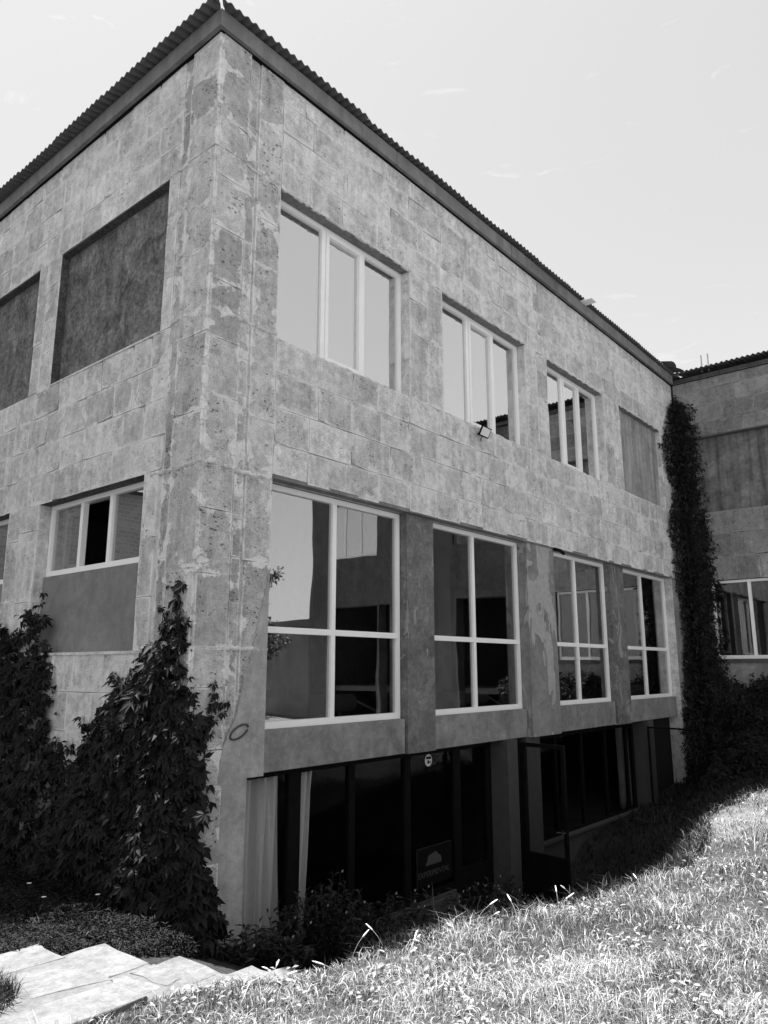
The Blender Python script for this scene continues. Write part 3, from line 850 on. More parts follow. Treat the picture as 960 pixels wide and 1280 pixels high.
for i, (nx_, nz, ya) in enumerate(NOSE):
    yb = -1.68 - .09*min(i, 5)
    x0 = px_ - .02; x1 = nx_
    # bed of the step, then two to four stones with open joints
    MB().box(x0, x1 - .012, yb + .01, ya - .01, nz - .40, nz - .004).build('step_bed', MT['mortar_dark'], ST)
    cut = ya - (ya - yb)*random.uniform(.36, .5); cut2 = cut - min(.42, (cut - yb)*.55); gj = .012
    if i == 0:
        flag(stone_poly([(-2.05, ya), (x1, ya), (x1, -.78), (-2.0, -.72)]), nz, .12)
        flag(stone_poly([(-2.7, ya), (-2.08, ya), (-2.03, -.72), (-2.7, -.8)]), nz, .12)
        flag(stone_poly([(-1.72, -.80), (x1, -.82), (x1, -1.30), (-1.80, -1.22)]), nz, .12)
        flag(stone_poly([(-2.4, -.84), (-1.76, -.80), (-1.84, -1.20), (-2.45, -1.25)]), nz, .12)
        flag(stone_poly([(-2.3, -1.30), (x1, -1.34), (x1, yb), (-2.3, yb)]), nz, .12)
    else:
        m_ = x0 + (x1 - x0)*random.uniform(.4, .6); sl = random.uniform(-.05, .10)
        flag(stone_poly([(x0, ya + .02), (x1, ya), (x1, cut + gj), (x0, cut + gj + sl)]), nz, .13)
        if i % 2:
            flag(stone_poly([(x0, cut + sl - gj), (m_ - gj, cut + sl/2 - gj), (m_ - gj + .04, cut2), (x0, cut2)]), nz, .13)
            flag(stone_poly([(m_ + gj, cut + sl/2 - gj), (x1, cut - gj), (x1, cut2 + .02), (m_ + gj + .04, cut2)]), nz, .13)
        else:
            flag(stone_poly([(x0, cut + sl - gj), (x1, cut - gj), (x1, cut2), (x0, cut2 + .05)]), nz, .13)
        flag(stone_poly([(x0, cut2 - 2*gj), (x1, cut2 - 2*gj), (x1, yb), (x0, yb)]), nz - .004, .13)
    px_ = nx_

# ------------------------------------------------------------------ leaves
def frames(nrm):
    """two axes across each normal"""
    up = np.tile([0, 0, 1.0], (len(nrm), 1)); up[np.abs(nrm[:, 2]) > .95] = [1, 0, 0]
    a = np.cross(up, nrm); a /= np.linalg.norm(a, axis=1, keepdims=True); b = np.cross(nrm, a)
    return a, b
def compound_leaves(P, nrm, size, nleaf=5, droop=.35, fat=.36):
    """palmate leaves: every leaflet a folded pointed blade; hangs with its tip down"""
    n = len(P); nrm = nrm/np.linalg.norm(nrm, axis=1, keepdims=True); a, b = frames(nrm)
    rot = RNG.normal(0, .55, n); ca, sa = np.cos(rot)[:, None], np.sin(rot)[:, None]
    dnv = -b*ca + a*sa; side = a*ca + b*sa                 # dnv: towards the tip (down)
    V, F, T = [], [], []
    base = 0; tone = RNG.random(n)
    angs = np.linspace(-1.25, 1.25, nleaf)
    for q, an in enumerate(angs):
        an_ = an + RNG.normal(0, .1, n); L = size*(1 - .28*abs(an)/1.25)*RNG.uniform(.85, 1.15, n)
        d = dnv*np.cos(an_)[:, None] + side*np.sin(an_)[:, None]; s = np.cross(nrm, d)
        Lc = L[:, None]
        p0 = P + d*Lc*.06; tip = P + d*Lc - nrm*Lc*droop*RNG.uniform(.3, 1.2, (n, 1))
        mid = P + d*Lc*.52 - nrm*Lc*.06
        l_ = mid + s*Lc*fat*.5 + nrm*Lc*.07; r_ = mid - s*Lc*fat*.5 + nrm*Lc*.07
        V.append(np.stack([p0, l_, tip, r_], 1).reshape(-1, 3))
        i0 = base + np.arange(n)*4; base += n*4
        F.append(np.stack([i0, i0+1, i0+2], 1)); F.append(np.stack([i0, i0+2, i0+3], 1))
        T.append(np.repeat(np.clip(tone + RNG.normal(0, .1, n), 0, 1), 4))
    return np.concatenate(V), np.concatenate(F), np.concatenate(T)
def simple_leaves(P, d, nrm, L, W):
    n = len(P); d = d/np.linalg.norm(d, axis=1, keepdims=True); s = np.cross(nrm, d); s /= np.maximum(np.linalg.norm(s, axis=1, keepdims=True), 1e-5); nn = np.cross(d, s)
    L = L[:, None]; W = W[:, None]
    V = np.stack([P, P + d*L*.5 + s*W*.5 + nn*W*.15, P + d*L - nn*L*.15, P + d*L*.5 - s*W*.5 + nn*W*.15], 1).reshape(-1, 3)
    i0 = np.arange(n)*4
    return V, np.concatenate([np.stack([i0, i0+1, i0+2], 1), np.stack([i0, i0+2, i0+3], 1)]), np.repeat(RNG.random(n), 4)
def in_poly(pts, poly):
    x, y = pts[:, 0], pts[:, 1]; c = np.zeros(len(pts), bool); j = len(poly) - 1
    for i in range(len(poly)):
        xi, yi = poly[i]; xj, yj = poly[j]
        hit = ((yi > y) != (yj > y)) & (x < (xj - xi)*(y - yi)/(yj - yi + 1e-12) + xi); c ^= hit; j = i
    return c
def edge_dist(pts, poly):
    d = np.full(len(pts), 9.0)
    for i in range(len(poly)):
        a = np.array(poly[i]); b = np.array(poly[(i+1) % len(poly)]); ab = b - a
        t = np.clip(((pts - a) @ ab)/(ab @ ab), 0, 1); d = np.minimum(d, np.linalg.norm(pts - a - t[:, None]*ab, axis=1))
    return d
def creeper_on(face, poly, n, thick, size, nleaf=5, fringe=.05, foot=0.0):
    """leaves over a patch of wall: (u,z) outline, bulging away from the wall"""
    po = np.array(poly); lo, hi = po.min(0), po.max(0); pts = []
    k = 0
    while k < n:
        q = RNG.uniform(lo, hi, (n*2, 2)); q = q[in_poly(q, poly)]; pts.append(q); k += len(q)
    q = np.concatenate(pts)[:n]
    e = edge_dist(q, poly); q = q + RNG.normal(0, fringe, q.shape)*np.clip(1 - e/.15, 0, 1)[:, None]
    bulge = thick*np.minimum(1, e/.35)**.7 + foot*np.clip((lo[1] + 1.1 - q[:, 1])/1.1, 0, 1)**1.3
    lump = .5 + .5*np.sin(q[:, 0]*5.1 + 1.3)*np.sin(q[:, 1]*4.3 + .4) 
    d = bulge*(.55 + .45*lump)*(1 - RNG.random(n)**2.2*.75) + .02
    if face == 'R': P = np.stack([q[:, 0], -d, q[:, 1]], 1); nm = np.tile([0, -1.0, .55], (n, 1))
    elif face == 'L': P = np.stack([-d, q[:, 0], q[:, 1]], 1); nm = np.tile([-1.0, -.25, .55], (n, 1))
    else: P = np.stack([XE - d, -q[:, 0], q[:, 1]], 1); nm = np.tile([-1.0, 0, .55], (n, 1))
    nm = nm + RNG.normal(0, .55, (n, 3))
    return compound_leaves(P, nm, size*RNG.choice((.5, .75, 1.0, 1.35), n)*RNG.uniform(.8, 1.15, n), nleaf)
def sprigs(face, poly, n, lo, hi, size, nleaf=5, zmin=.2):
    """loose runners that leave the outline of the creeper, with leaves set along them"""
    Q, NM, paths = [], [], []
    po = np.array(poly); ctr = po.mean(0); k = 0
    while k < n:
        i = random.randrange(len(poly)); a = np.array(poly[i]); b = np.array(poly[(i+1) % len(poly)])
        st = a + (b - a)*random.random()
        if st[1] < zmin: continue
        k += 1
        d = (st - ctr)/np.linalg.norm(st - ctr)*.7 + np.array([random.uniform(-.7, .7), random.uniform(.1, 1.0)]); d /= np.linalg.norm(d)
        L = random.uniform(lo, hi); bend = random.uniform(-.5, .5); pts = []
        for u in np.linspace(-.25, 1, 7):
            p = st + d*L*u + np.array([-d[1], d[0]])*bend*L*u*u; dd = .03 + .03*math.sin(u*3 + k) + .02*u
            pts.append((p[0], -dd, p[1]) if face == 'R' else (-dd, p[0], p[1]) if face == 'L' else (XE - dd, -p[0], p[1]))
            if u > -.1:
                for _ in range(random.choice((1, 1, 2))):
                    Q.append(np.array(pts[-1]) + np.random.default_rng(k*7 + int(u*50) + 20).normal(0, .018, 3)); NM.append((0, -1, .5) if face == 'R' else (-1, -.2, .5))
        paths.append(pts)
    Q = np.array(Q); NM = np.array(NM, float) + RNG.normal(0, .5, (len(NM), 3))
    return compound_leaves(Q, NM, size*RNG.uniform(.45, 1.05, len(Q)), nleaf), paths
def join(parts):
    V, F, T, o = [], [], [], 0
    for v, f, t in parts: V.append(v); F.append(f + o); T.append(t); o += len(v)
    return np.concatenate(V), np.concatenate(F), np.concatenate(T)
def stems(paths, parent, r=.008, mat=None):
    if len(paths) > 4:                                    # hair-thin runners nobody could pick apart
        mb = MB()
        for p in paths: mb.tube(p, [r*(1 - .6*i/(len(p)-1)) for i in range(len(p))], 5)
        mb.build('runners', mat or MT['stem'], parent, smooth=True)['kind'] = 'stuff'
        return
    for p in paths:
        MB().tube(p, [r*(1 - .6*i/(len(p)-1)) for i in range(len(p))], 5).build('stem', mat or MT['stem'], parent, smooth=True)

# creeper on the gable side of the corner
C1 = empty('creeper', (-.15, .6, -.5), 'big dark creeper climbing the gable wall beside the building corner', 'creeper', 'creepers on the walls')
pl = [(.28, 1.98), (.40, 1.84), (.72, 1.60), (1.2, 1.30), (1.55, .95), (1.78, .55), (2.2, .1), (2.3, -.5), (-.1, -.55), (-.1, .95), (.05, 1.25), (.16, 1.5), (.10, 1.72), (.14, 1.9)]
pr = [(-.05, 1.05), (.06, 1.02), (.2, 1.2), (.26, 1.28), (.18, 1.02), (.12, .85), (.17, .7), (.2, .45), (.14, .25), (.2, 0), (.28, -.35), (.40, -.75), (-.1, -.75)]
v, f, t = join([creeper_on('L', pl, 3600, .22, .105, fringe=.09, foot=.16), creeper_on('R', pr, 520, .17, .115, foot=.22),
                creeper_on('L', [(.16, 2.05), (.30, 2.2), (.36, 2.45), (.22, 2.42), (.2, 2.25)], 16, .04, .10)])
sp, pa = sprigs('L', pl, 24, .10, .30, .11); sp2, pa2 = sprigs('R', pr[:10], 7, .08, .22, .10)
v, f, t = join([(v, f, t), sp, sp2])
np_mesh('foliage', v, f, MT['creeper'], C1, t)
stems(pa + pa2, C1, .0035)
stems([[(-.03, .35, -.5), (-.05, .5, .3), (-.04, .4, 1.1), (-.03, .3, 1.8), (-.02, .26, 2.4)], [(-.04, .9, -.5), (-.05, 1.0, .4), (-.03, .8, 1.5)], [(.1, -.04, -.7), (.12, -.04, .3), (.22, -.03, 1.15)]], C1)
C2 = empty('creeper', (-.15, 3.2, -.4), 'dark creeper climbing the gable wall at the picture edge below the pier', 'creeper', 'creepers on the walls')
pl = [(2.80, 2.1), (2.98, 1.88), (2.62, 1.62), (2.42, 1.32), (2.3, .95), (2.0, .7), (1.9, .2), (1.7, -.5), (5.5, -.5), (5.4, 1.5), (4.2, 1.8), (3.6, 1.95), (3.2, 2.1)]
v, f, t = creeper_on('L', pl, 3500, .22, .105, fringe=.09, foot=.16)
sp, pa = sprigs('L', pl, 20, .10, .30, .11)
v, f, t = join([(v, f, t), sp])
np_mesh('foliage', v, f, MT['creeper'], C2, t)
stems(pa, C2, .0035)
stems([[(-.03, 3.1, -.4), (-.05, 3.0, .5), (-.04, 2.95, 1.5), (-.03, 2.85, 2.2)], [(-.03, 3.9, -.4), (-.04, 3.8, 1.4)]], C2)
# column of ivy in the inner corner
C3 = empty('ivy', (XE - .2, -.25, -.6), 'narrow column of dark ivy filling the inner corner up to the eaves', 'ivy', 'ivy on the wing')
ir = [(13.3, 7.85), (12.95, 7.6), (12.75, 7.1), (12.45, 6.6), (12.35, 6.2), (12.75, 5.75), (12.85, 5.2), (12.5, 4.95), (12.4, 4.6), (12.6, 4.2), (12.6, 3.6), (12.75, 3.0), (12.75, 2.2), (12.66, 1.4), (12.45, .85), (12.3, .35), (12.25, -.9), (13.35, -.9)]
iw = [(.02, 7.85), (.18, 7.7), (.34, 7.4), (.36, 6.9), (.42, 6.3), (.36, 5.6), (.42, 5.1), (.52, 4.6), (.46, 3.9), (.56, 3.3), (.42, 2.8), (.5, 2.2), (.55, 1.7), (.7, 1.2), (.9, .6), (1.1, -.7), (.02, -.7)]
sp, pa = sprigs('W', iw, 26, .10, .30, .10, 3, 1.0)
v, f, t = join([creeper_on('R', ir, 5200, .30, .10, 3, .07), creeper_on('W', [(u_ + .10*(u_ > .1), z_) for u_, z_ in iw], 5600, .34, .10, 3, .08), sp])
np_mesh('foliage', v, f, MT['ivy'], C3, t)
stems(pa, C3, .004)
stems([[(13.3, -.06, -.7), (13.28, -.08, 2), (13.3, -.06, 5), (13.3, -.05, 7.6)]], C3, .02)
C4 = empty('ivy', (XE - .3, -2, -.6), 'broad bank of dark ivy over the wing wall below its window', 'ivy', 'ivy on the wing')
iw = [(.6, 1.25), (.85, 1.30), (1.1, 1.22), (1.35, 1.42), (1.7, 1.38), (2.2, 1.5), (2.8, 1.4), (3.6, 1.5), (4.5, 1.3), (4.6, -.6), (.5, -.7)]
v, f, t = creeper_on('W', iw, 7600, .45, .12, 3, .06, foot=2.2)
np_mesh('foliage', v, f, MT['ivy'], C4, t)
stems([[(XE - .1, -1.2, -.6), (XE - .12, -1.3, .4), (XE - .1, -1.4, 1.2)], [(XE - .1, -2.6, -.6), (XE - .1, -2.5, 1.2)]], C4, .015)

# ------------------------------------------------------------------ flowering shrubs along the shop front
def shrub(x, y, h, rad, nst, label, nflower=14):
    z0 = float(ground_z(x, y))
    s = empty('flowering_shrub', (x, y, z0), label, 'shrub', 'shrubs along the shop front')
    Pp, D, Nn, LL, WW, paths, fl = [], [], [], [], [], [], []
    for k in range(nst):
        a = random.uniform(0, 2*math.pi); q = rad*math.sqrt(random.random()); hh = h*random.uniform(.65, 1.1)*(1 - .35*(q/rad)**2)
        bx, by = x + .25*q*math.cos(a), y + .25*q*math.sin(a); tx, ty = x + q*math.cos(a), y + q*math.sin(a)
        pts = [(bx + (tx-bx)*u**1.3, by + (ty-by)*u**1.3, z0 - .03 + hh*u) for u in (0, .35, .7, 1)]
        paths.append(pts)
        for u in np.linspace(.18, 1, int(14 + hh*16)):
            p = np.array([np.interp(u, (0, .35, .7, 1), [pp[i] for pp in pts]) for i in range(3)])
            an = random.uniform(0, 6.28); el = random.uniform(-.2, .9)
            Pp.append(p); D.append((math.cos(an)*math.cos(el), math.sin(an)*math.cos(el), math.sin(el))); Nn.append((random.gauss(0, .3), random.gauss(0, .3), 1))
            LL.append(random.uniform(.05, .10)); WW.append(random.uniform(.018, .034))
        if len(fl) < nflower and random.random() < .75: fl.append(pts[-1])
    v, f, t = simple_leaves(np.array(Pp), np.array(D), np.array(Nn), np.array(LL), np.array(WW))
    np_mesh('foliage', v, f, MT['shrub'], s, t)
    stems(paths, s, .004)
    for p in fl:
        mb = MB(); c = Vector(p) + Vector((0, -.02, .015)); n_ = 6; ctr = mb.bm.verts.new(c + Vector((-.003, -.008, 0))); rg = []
        for k in range(n_*2):
            a = math.pi*k/n_; r = (.017 if k % 2 == 0 else .008)
            rg.append(mb.bm.verts.new(c + Vector((math.cos(a)*r, -abs(math.sin(a))*.004, math.sin(a)*r))))
        for k in range(n_*2): mb.bm.faces.new((ctr, rg[k], rg[(k+1) % (n_*2)]))
        mb.build('blossom', MT['petal_grey'], s)
shrub(.95, -.30, .55, .30, 26, 'leafy shrub standing in front of the wide pale curtain', 5)
shrub(1.55, -.25, .85, .38, 42, 'tall dark shrub below the narrow second curtain', 6)
shrub(2.15, -.35, .80, .40, 40, 'dark shrub between the curtains and the printed sign', 8)
shrub(2.85, -.35, .90, .42, 46, 'bushy shrub under the dark shop window with white sticker', 12)
shrub(3.55, -.35, .85, .42, 46, 'flowering shrub right below the printed shop sign', 18)
shrub(4.25, -.30, .85, .40, 46, 'shrub dotted with pale blossoms between sign and pillar', 22)
shrub(4.95, -.25, .80, .34, 36, 'pale flowered shrub growing beside the basement pillar', 12)
shrub(.45, -.45, .38, .26, 26, 'low leafy plant at the foot of the corner column', 3)
shrub(.72, -.62, .30, .22, 20, 'low plant overhanging the flagstone steps by the corner', 3)

# ------------------------------------------------------------------ grass
def blades(P, h, wd, lean, curve=.5):
    n = len(P); an = RNG.uniform(0, 2*np.pi, n); d = np.stack([np.cos(an), np.sin(an), np.zeros(n)], 1); s = np.stack([-np.sin(an), np.cos(an), np.zeros(n)], 1)
    tw = RNG.uniform(0, np.pi, n); s = s*np.cos(tw)[:, None] + d*np.sin(tw)[:, None]
    h = h[:, None]; wd = wd[:, None]; le = lean[:, None]; z = np.array([0, 0, 1.0])
    m1 = P + z*h*.55 + d*h*le*.35; tip = P + z*h*(1 - .35*le) + d*h*le*(1 + curve)*.8
    V = np.stack([P - s*wd*.5, P + s*wd*.5, m1 - s*wd*.45, m1 + s*wd*.45, tip], 1).reshape(-1, 3)
    i0 = np.arange(n)*5
    F = np.concatenate([np.stack([i0, i0+1, i0+3], 1), np.stack([i0, i0+3, i0+2], 1), np.stack([i0+2, i0+3, i0+4], 1)])
    return V, F, np.repeat(RNG.random(n)**1.2, 5)
def scatter(n, r0, r1, a0, a1):
    """around the standing point, thinner with distance"""
    r = r0*(r1/r0)**RNG.random(n); a = R_(a0) + R_(a1 - a0)*RNG.random(n)
    return CAM.x + r*np.cos(a), CAM.y + r*np.sin(a), r
def crest(x): return np.interp(x, CR[:, 0], CR[:, 1])
def on_steps(x, y): return (x > -2.55) & (x < 3.6) & (y > -1.74) & (y < -.36)
x, y, r = scatter(470000, 2.1, 15, -28, 82)
edge = -1.56 - .10*np.clip((x + 1.4)/1.5, 0, 1) + .10*np.sin(x*5.1) + .06*np.sin(x*13.7 + 1)
lawn = (y < crest(x) + .12) & ~(on_steps(x, y) & (y > edge)) & (x < XE - .4)
lawn |= (x < -.4) & (y < edge)
cl = np.sin(x*4.3 + 1.1*np.sin(y*3.1))*np.sin(y*4.9 + 1.3*np.sin(x*2.7)) + .6*np.sin(x*11.3 + 2*np.sin(y*7))*np.sin(y*10.1 + 1.7)
lawn &= RNG.random(len(x)) < np.clip(.80 + .30*cl, .42, 1)                 # tufts and thin places
x, y, r, cl = x[lawn], y[lawn], r[lawn], cl[lawn]
n = len(x); P = np.stack([x, y, ground_z(x, y) - .005], 1)
h = RNG.gamma(3.6, .0115, n)*np.clip(.85 + .5*cl, .35, 1.8) + .02
v, f, t = blades(P, h, (.0025 + .00028*r)*RNG.uniform(.5, 1.7, n), RNG.uniform(.2, 1.3, n), .5)
c2 = np.sin(x*1.9 + 1.2*np.sin(y*2.3))*np.sin(y*2.6 + 1.1*np.sin(x*1.4 + 1)) + .7*np.sin(x*7.7 + 1.9*np.sin(y*5))*np.sin(y*8.3 + 1.5*np.sin(x*6))
dead = np.repeat(RNG.random(n) < .50 + .34*c2, 5)
t = np.where(dead, .55 + .45*t, .0 + .22*t)                               # straw among green
tag(np_mesh('lawn_grass', v, f, MT['grass'], attr=np.clip(t, 0, 1)), 'sunlit dry lawn grass in front of the building', 'grass', kind='stuff')
# broad-leaved weeds lying among the blades
x, y, r = scatter(26000, 2.1, 16, -25, 80)
ok = (y < crest(x) + .05) & ~(on_steps(x, y) & (y > -1.6)) & (np.sin(x*3.3 + 2)*np.sin(y*3.9) + .5*np.sin(x*8.1)*np.sin(y*9.3 + 1) > .15)
x, y = x[ok], y[ok]; n = len(x); P = np.stack([x, y, ground_z(x, y) + RNG.uniform(.01, .06, n)], 1)
a_ = RNG.uniform(0, 6.28, n)
v, f, t = simple_leaves(P, np.stack([np.cos(a_), np.sin(a_), RNG.uniform(-.1, .7, n)], 1), np.stack([RNG.normal(0, .3, n), RNG.normal(0, .3, n), np.ones(n)], 1), RNG.uniform(.025, .06, n), RNG.uniform(.012, .026, n))
tag(np_mesh('lawn_weeds', v, f, MT['grass'], attr=.15 + .6*t), 'low broad leaved weeds scattered through the sunlit lawn', 'weeds', kind='stuff')
# shaded rough grass on the bank below the lawn and beside the gable
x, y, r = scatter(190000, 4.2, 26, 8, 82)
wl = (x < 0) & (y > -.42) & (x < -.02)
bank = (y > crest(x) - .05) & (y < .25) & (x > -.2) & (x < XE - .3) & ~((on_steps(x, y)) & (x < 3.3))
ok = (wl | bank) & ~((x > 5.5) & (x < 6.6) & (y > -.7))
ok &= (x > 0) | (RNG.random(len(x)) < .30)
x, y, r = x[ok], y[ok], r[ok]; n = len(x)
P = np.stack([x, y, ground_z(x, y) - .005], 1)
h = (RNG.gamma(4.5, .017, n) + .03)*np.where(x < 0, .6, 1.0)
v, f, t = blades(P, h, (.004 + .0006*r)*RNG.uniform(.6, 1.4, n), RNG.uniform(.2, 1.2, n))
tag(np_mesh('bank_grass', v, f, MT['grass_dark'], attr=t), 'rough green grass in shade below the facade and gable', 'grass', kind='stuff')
n = 26000; x = -1.9 + 1.9*RNG.random(n)**.8; y = -.42 + 5.5*RNG.random(n)**1.4
P = np.stack([x, y, ground_z(x, y) + RNG.uniform(.0, .16, n)*(.6 + .4*np.sin(x*6)*np.sin(y*5))], 1); a_ = RNG.uniform(0, 6.28, n)
v, f, t = simple_leaves(P, np.stack([np.cos(a_), np.sin(a_), RNG.uniform(-.2, .8, n)], 1), np.stack([RNG.normal(0, .4, n), RNG.normal(0, .4, n), np.ones(n)], 1), RNG.uniform(.025, .065, n), RNG.uniform(.006, .016, n))
tag(np_mesh('ground_cover', v, f, MT['bed'], attr=t), 'dark leafy ground cover in the bed between gable and steps', 'ground cover', kind='stuff')
# dark tuft on the landing
tf = empty('grass_tuft', (-2.05, -1.05, -.2), 'dark grass tuft growing on the upper flagstones', 'grass')
n = 1500; a = RNG.uniform(0, 6.28, n); q = .26*np.sqrt(RNG.random(n)); P = np.stack([-2.08 + q*np.cos(a), -1.02 + q*np.sin(a)*.9, np.full(n, -.205)], 1)
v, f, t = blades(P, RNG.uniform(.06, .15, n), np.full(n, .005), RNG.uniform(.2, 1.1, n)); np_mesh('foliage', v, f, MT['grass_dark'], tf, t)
# foxtail heads standing above the crest of the lawn
def foxtail(x, y, h, lx, ly):
    z0 = float(ground_z(x, y))
    o = empty('foxtail_stalk', (x, y, z0), 'pale foxtail seed head on a thin stalk above the lawn edge', 'grass stalk', 'foxtails along the lawn edge')
    pts = [(x + lx*u**2, y + ly*u**2, z0 + h*u*(1 - .12*u*abs(lx)*4)) for u in (0, .3, .6, .8, .9, 1.0)]
    mb = MB(); mb.tube(pts[:5], .0012, 4); mb.build('stalk', MT['petal_grey'], o)
    a = Vector(pts[3]); b = Vector(pts[5]); b = b + (b - a)*.15
    mb = MB(); mb.tube([a + (b-a)*u for u in (0, .15, .4, .7, .9, 1)], [.0015, .0042, .0052, .0046, .003, .0008], 7); mb.build('seed_head', MT['petal'], o)
for i in range(24):
    xx = random.choice((random.uniform(-.9, .3), random.uniform(-.9, 2.6)))
    foxtail(xx, float(crest(xx)) - random.uniform(-.08, .30), random.uniform(.07, .19), random.choice((-1, 1))*random.uniform(.04, .15), random.uniform(-.12, .12))
# three daisies in the bed by the gable
for (x, y, which) in ((-.72, 1.15, 'farthest from the steps'), (-.80, .72, 'nearest the flagstone steps'), (-.42, .55, 'closest to the big creeper')):
    z0 = float(ground_z(x, y)); d = empty('daisy', (x, y, z0), 'small white daisy in the dark bed, the one ' + which, 'flower', 'daisies beside the gable')
    MB().tube([(x, y, z0), (x + .01, y, z0 + .11)], .002, 4).build('stalk', MT['stem'], d)
    mb = MB(); c = Vector((x + .01, y, z0 + .135)); ct = mb.bm.verts.new(c + Vector((0, 0, .006))); rg = [mb.bm.verts.new(c + Vector((math.cos(k*math.pi/9)*(.024 if k % 2 else .015), math.sin(k*math.pi/9)*(.024 if k % 2 else .015), .002))) for k in range(18)]
    for k in range(18): mb.bm.faces.new((ct, rg[k], rg[(k+1) % 18]))
    mb.build('blossom', MT['petal'], d)

# ------------------------------------------------------------------ curtains, sign, sticker, heaters, lamp and other small things
def curtain(x0, x1, z0, z1, y, label, flare=0.0, waves=7, sh=0.0):
    nu, nv = 90, 8; V = []
    ph = random.uniform(0, 6)
    for j in range(nv+1):
        t = j/nv
        for i in range(nu+1):
            s = i/nu
            xx = x0 + (x1-x0)*s + flare*(1-t)*(s-.5) + sh*(1-t) + .012*math.sin(s*31 + ph)
            yy = y + .055*math.sin(s*2*math.pi*waves*(1 + .25*math.sin(s*4 + ph)) + ph + 1.6*(1-t)*math.sin(3*s + ph)) + .018*math.sin(s*2*math.pi*waves*2.3 + 1 + 2*t) + .015*(1-t)*math.sin(s*9)
            V.append((xx, yy, z0 + (z1-z0)*t))
    i, j = np.meshgrid(np.arange(nu), np.arange(nv)); a = (j*(nu+1) + i).ravel()
    o = np_mesh('curtain', np.array(V), np.stack([a, a+1, a+nu+2, a+nu+1], 1), MT['curtain'], smooth=True)
    md = o.modifiers.new('thickness', 'SOLIDIFY'); md.thickness = .003
    return tag(o, label, 'curtain', 'basement curtains')
curtain(.74, 1.55, -1.15, .56, GY + .09, 'wide pale gathered curtain behind shop glass next to the corner column', .12, 6)
curtain(1.72, 1.98, -1.15, .56, GY + .09, 'narrow pale curtain strip right of the first dark mullion', .05, 2, -.10)
c3 = curtain(10.10, 10.42, -.98, .53, GY + .09, 'pale curtain at the far end of the basement windows', .1, 3, .02)
c3.data.materials[0] = MT['render_mid']

# printed sign on the glass
sg = empty('shop_sign', (4.03, GY - .03, -.85), 'small dark sign with pale cloud logo and lettering on shop glass', 'sign')
sx0, sx1, sz0, sz1, sy = 3.68, 4.42, -1.03, -.58, GY - .036
MB().box(sx0, sx1, sy, sy + .006, sz0, sz1).build('sign_board', MT['black'], sg)
mb = MB()
for (a, b, c, d) in ((sx0, sx1, sz1 - .006, sz1), (sx0, sx0 + .006, sz0, sz1 - .006)): mb.box(a, b, sy - .003, sy - .0005, c, d)
mb.build('sign_edge', MT['stem'], sg)
mb = MB(); pts = []
for k in range(40):
    a = math.pi*k/39; rr = 1 + .12*abs(math.sin(a*3.5)); pts.append((4.03 + .15*rr*math.cos(a), sy - .003, -.80 + .15*rr*math.sin(a)*.85))
mb.bm.faces.new([mb.bm.verts.new(p) for p in pts]); mb.build('logo', MT['print'], sg)
tx = bpy.data.curves.new('lettering', 'FONT'); tx.body = 'EXPERIMENTAL'; tx.size = .095; tx.align_x = 'CENTER'; tx.extrude = .0005; tx.shear = .12
tmp = bpy.data.objects.new('lettering_curve', tx); COL.objects.link(tmp)
bpy.context.view_layer.update()
lm = bpy.data.meshes.new_from_object(tmp.evaluated_get(bpy.context.evaluated_depsgraph_get()))
bpy.data.objects.remove(tmp)
lm.materials.clear(); lm.materials.append(MT['print'])
to = bpy.data.objects.new('lettering', lm); link(to, sg, (4.03, sy - .003, -.925)); to.rotation_euler = (R_(90), 0, 0)
stk = empty('window_sticker', (3.98, GY - .01, .44), 'round white sticker with dark face print on shop glass', 'sticker')
mb = MB(); mb.tube([(3.98, GY - .010, .44), (3.98, GY - .006, .44)], .075, 24); mb.build('disc', MT['white'], stk)
mb = MB(); mb.box(3.93, 4.03, GY - .014, GY - .0105, .455, .485); mb.box(3.955, 3.985, GY - .014, GY - .0105, .40, .44); mb.box(4.0, 4.02, GY - .014, GY - .0105, .40, .43); mb.build('print', MT['black'], stk)

def heater(x0, x1, y, z, label):
    h_ = empty('finned_heater', ((x0+x1)/2, y, .86), label, 'heater', 'finned heaters behind the windows')
    MB().tube([(x0, y, z), (x1, y, z)], .055, 14).build('tube', MT['heater'], h_)
    m = MB(); nf = int((x1-x0)/.032)
    for i in range(nf+1):
        xx = x0 + (x1-x0)*i/nf; m.tube([(xx-.002, y, z), (xx+.002, y, z)], .098, 16)
    m.build('fins', MT['heater'], h_)['kind'] = 'stuff'
    MB().tube([(x1, y, z), (x1 + .12, y, z), (x1 + .5, y + .02, z - .13)], .016, 8).build('pipe', MT['pipe'], h_)
    for xx in (x0 + .1, x1 - .2): MB().tube([(xx, y, .86), (xx, y, z - .09)], .012, 6).build('leg', MT['heater'], h_)
heater(.98, 2.72, .55, 1.20, 'grey finned tube heater behind the tall window nearest the corner')
heater(4.0, 5.62, .55, 1.18, 'finned tube heater behind the second tall window')
heater(7.0, 8.6, .55, 1.16, 'finned tube heater behind the third tall window')
heater(10.0, 11.6, .55, 1.16, 'finned tube heater behind the tall window next to the ivy')

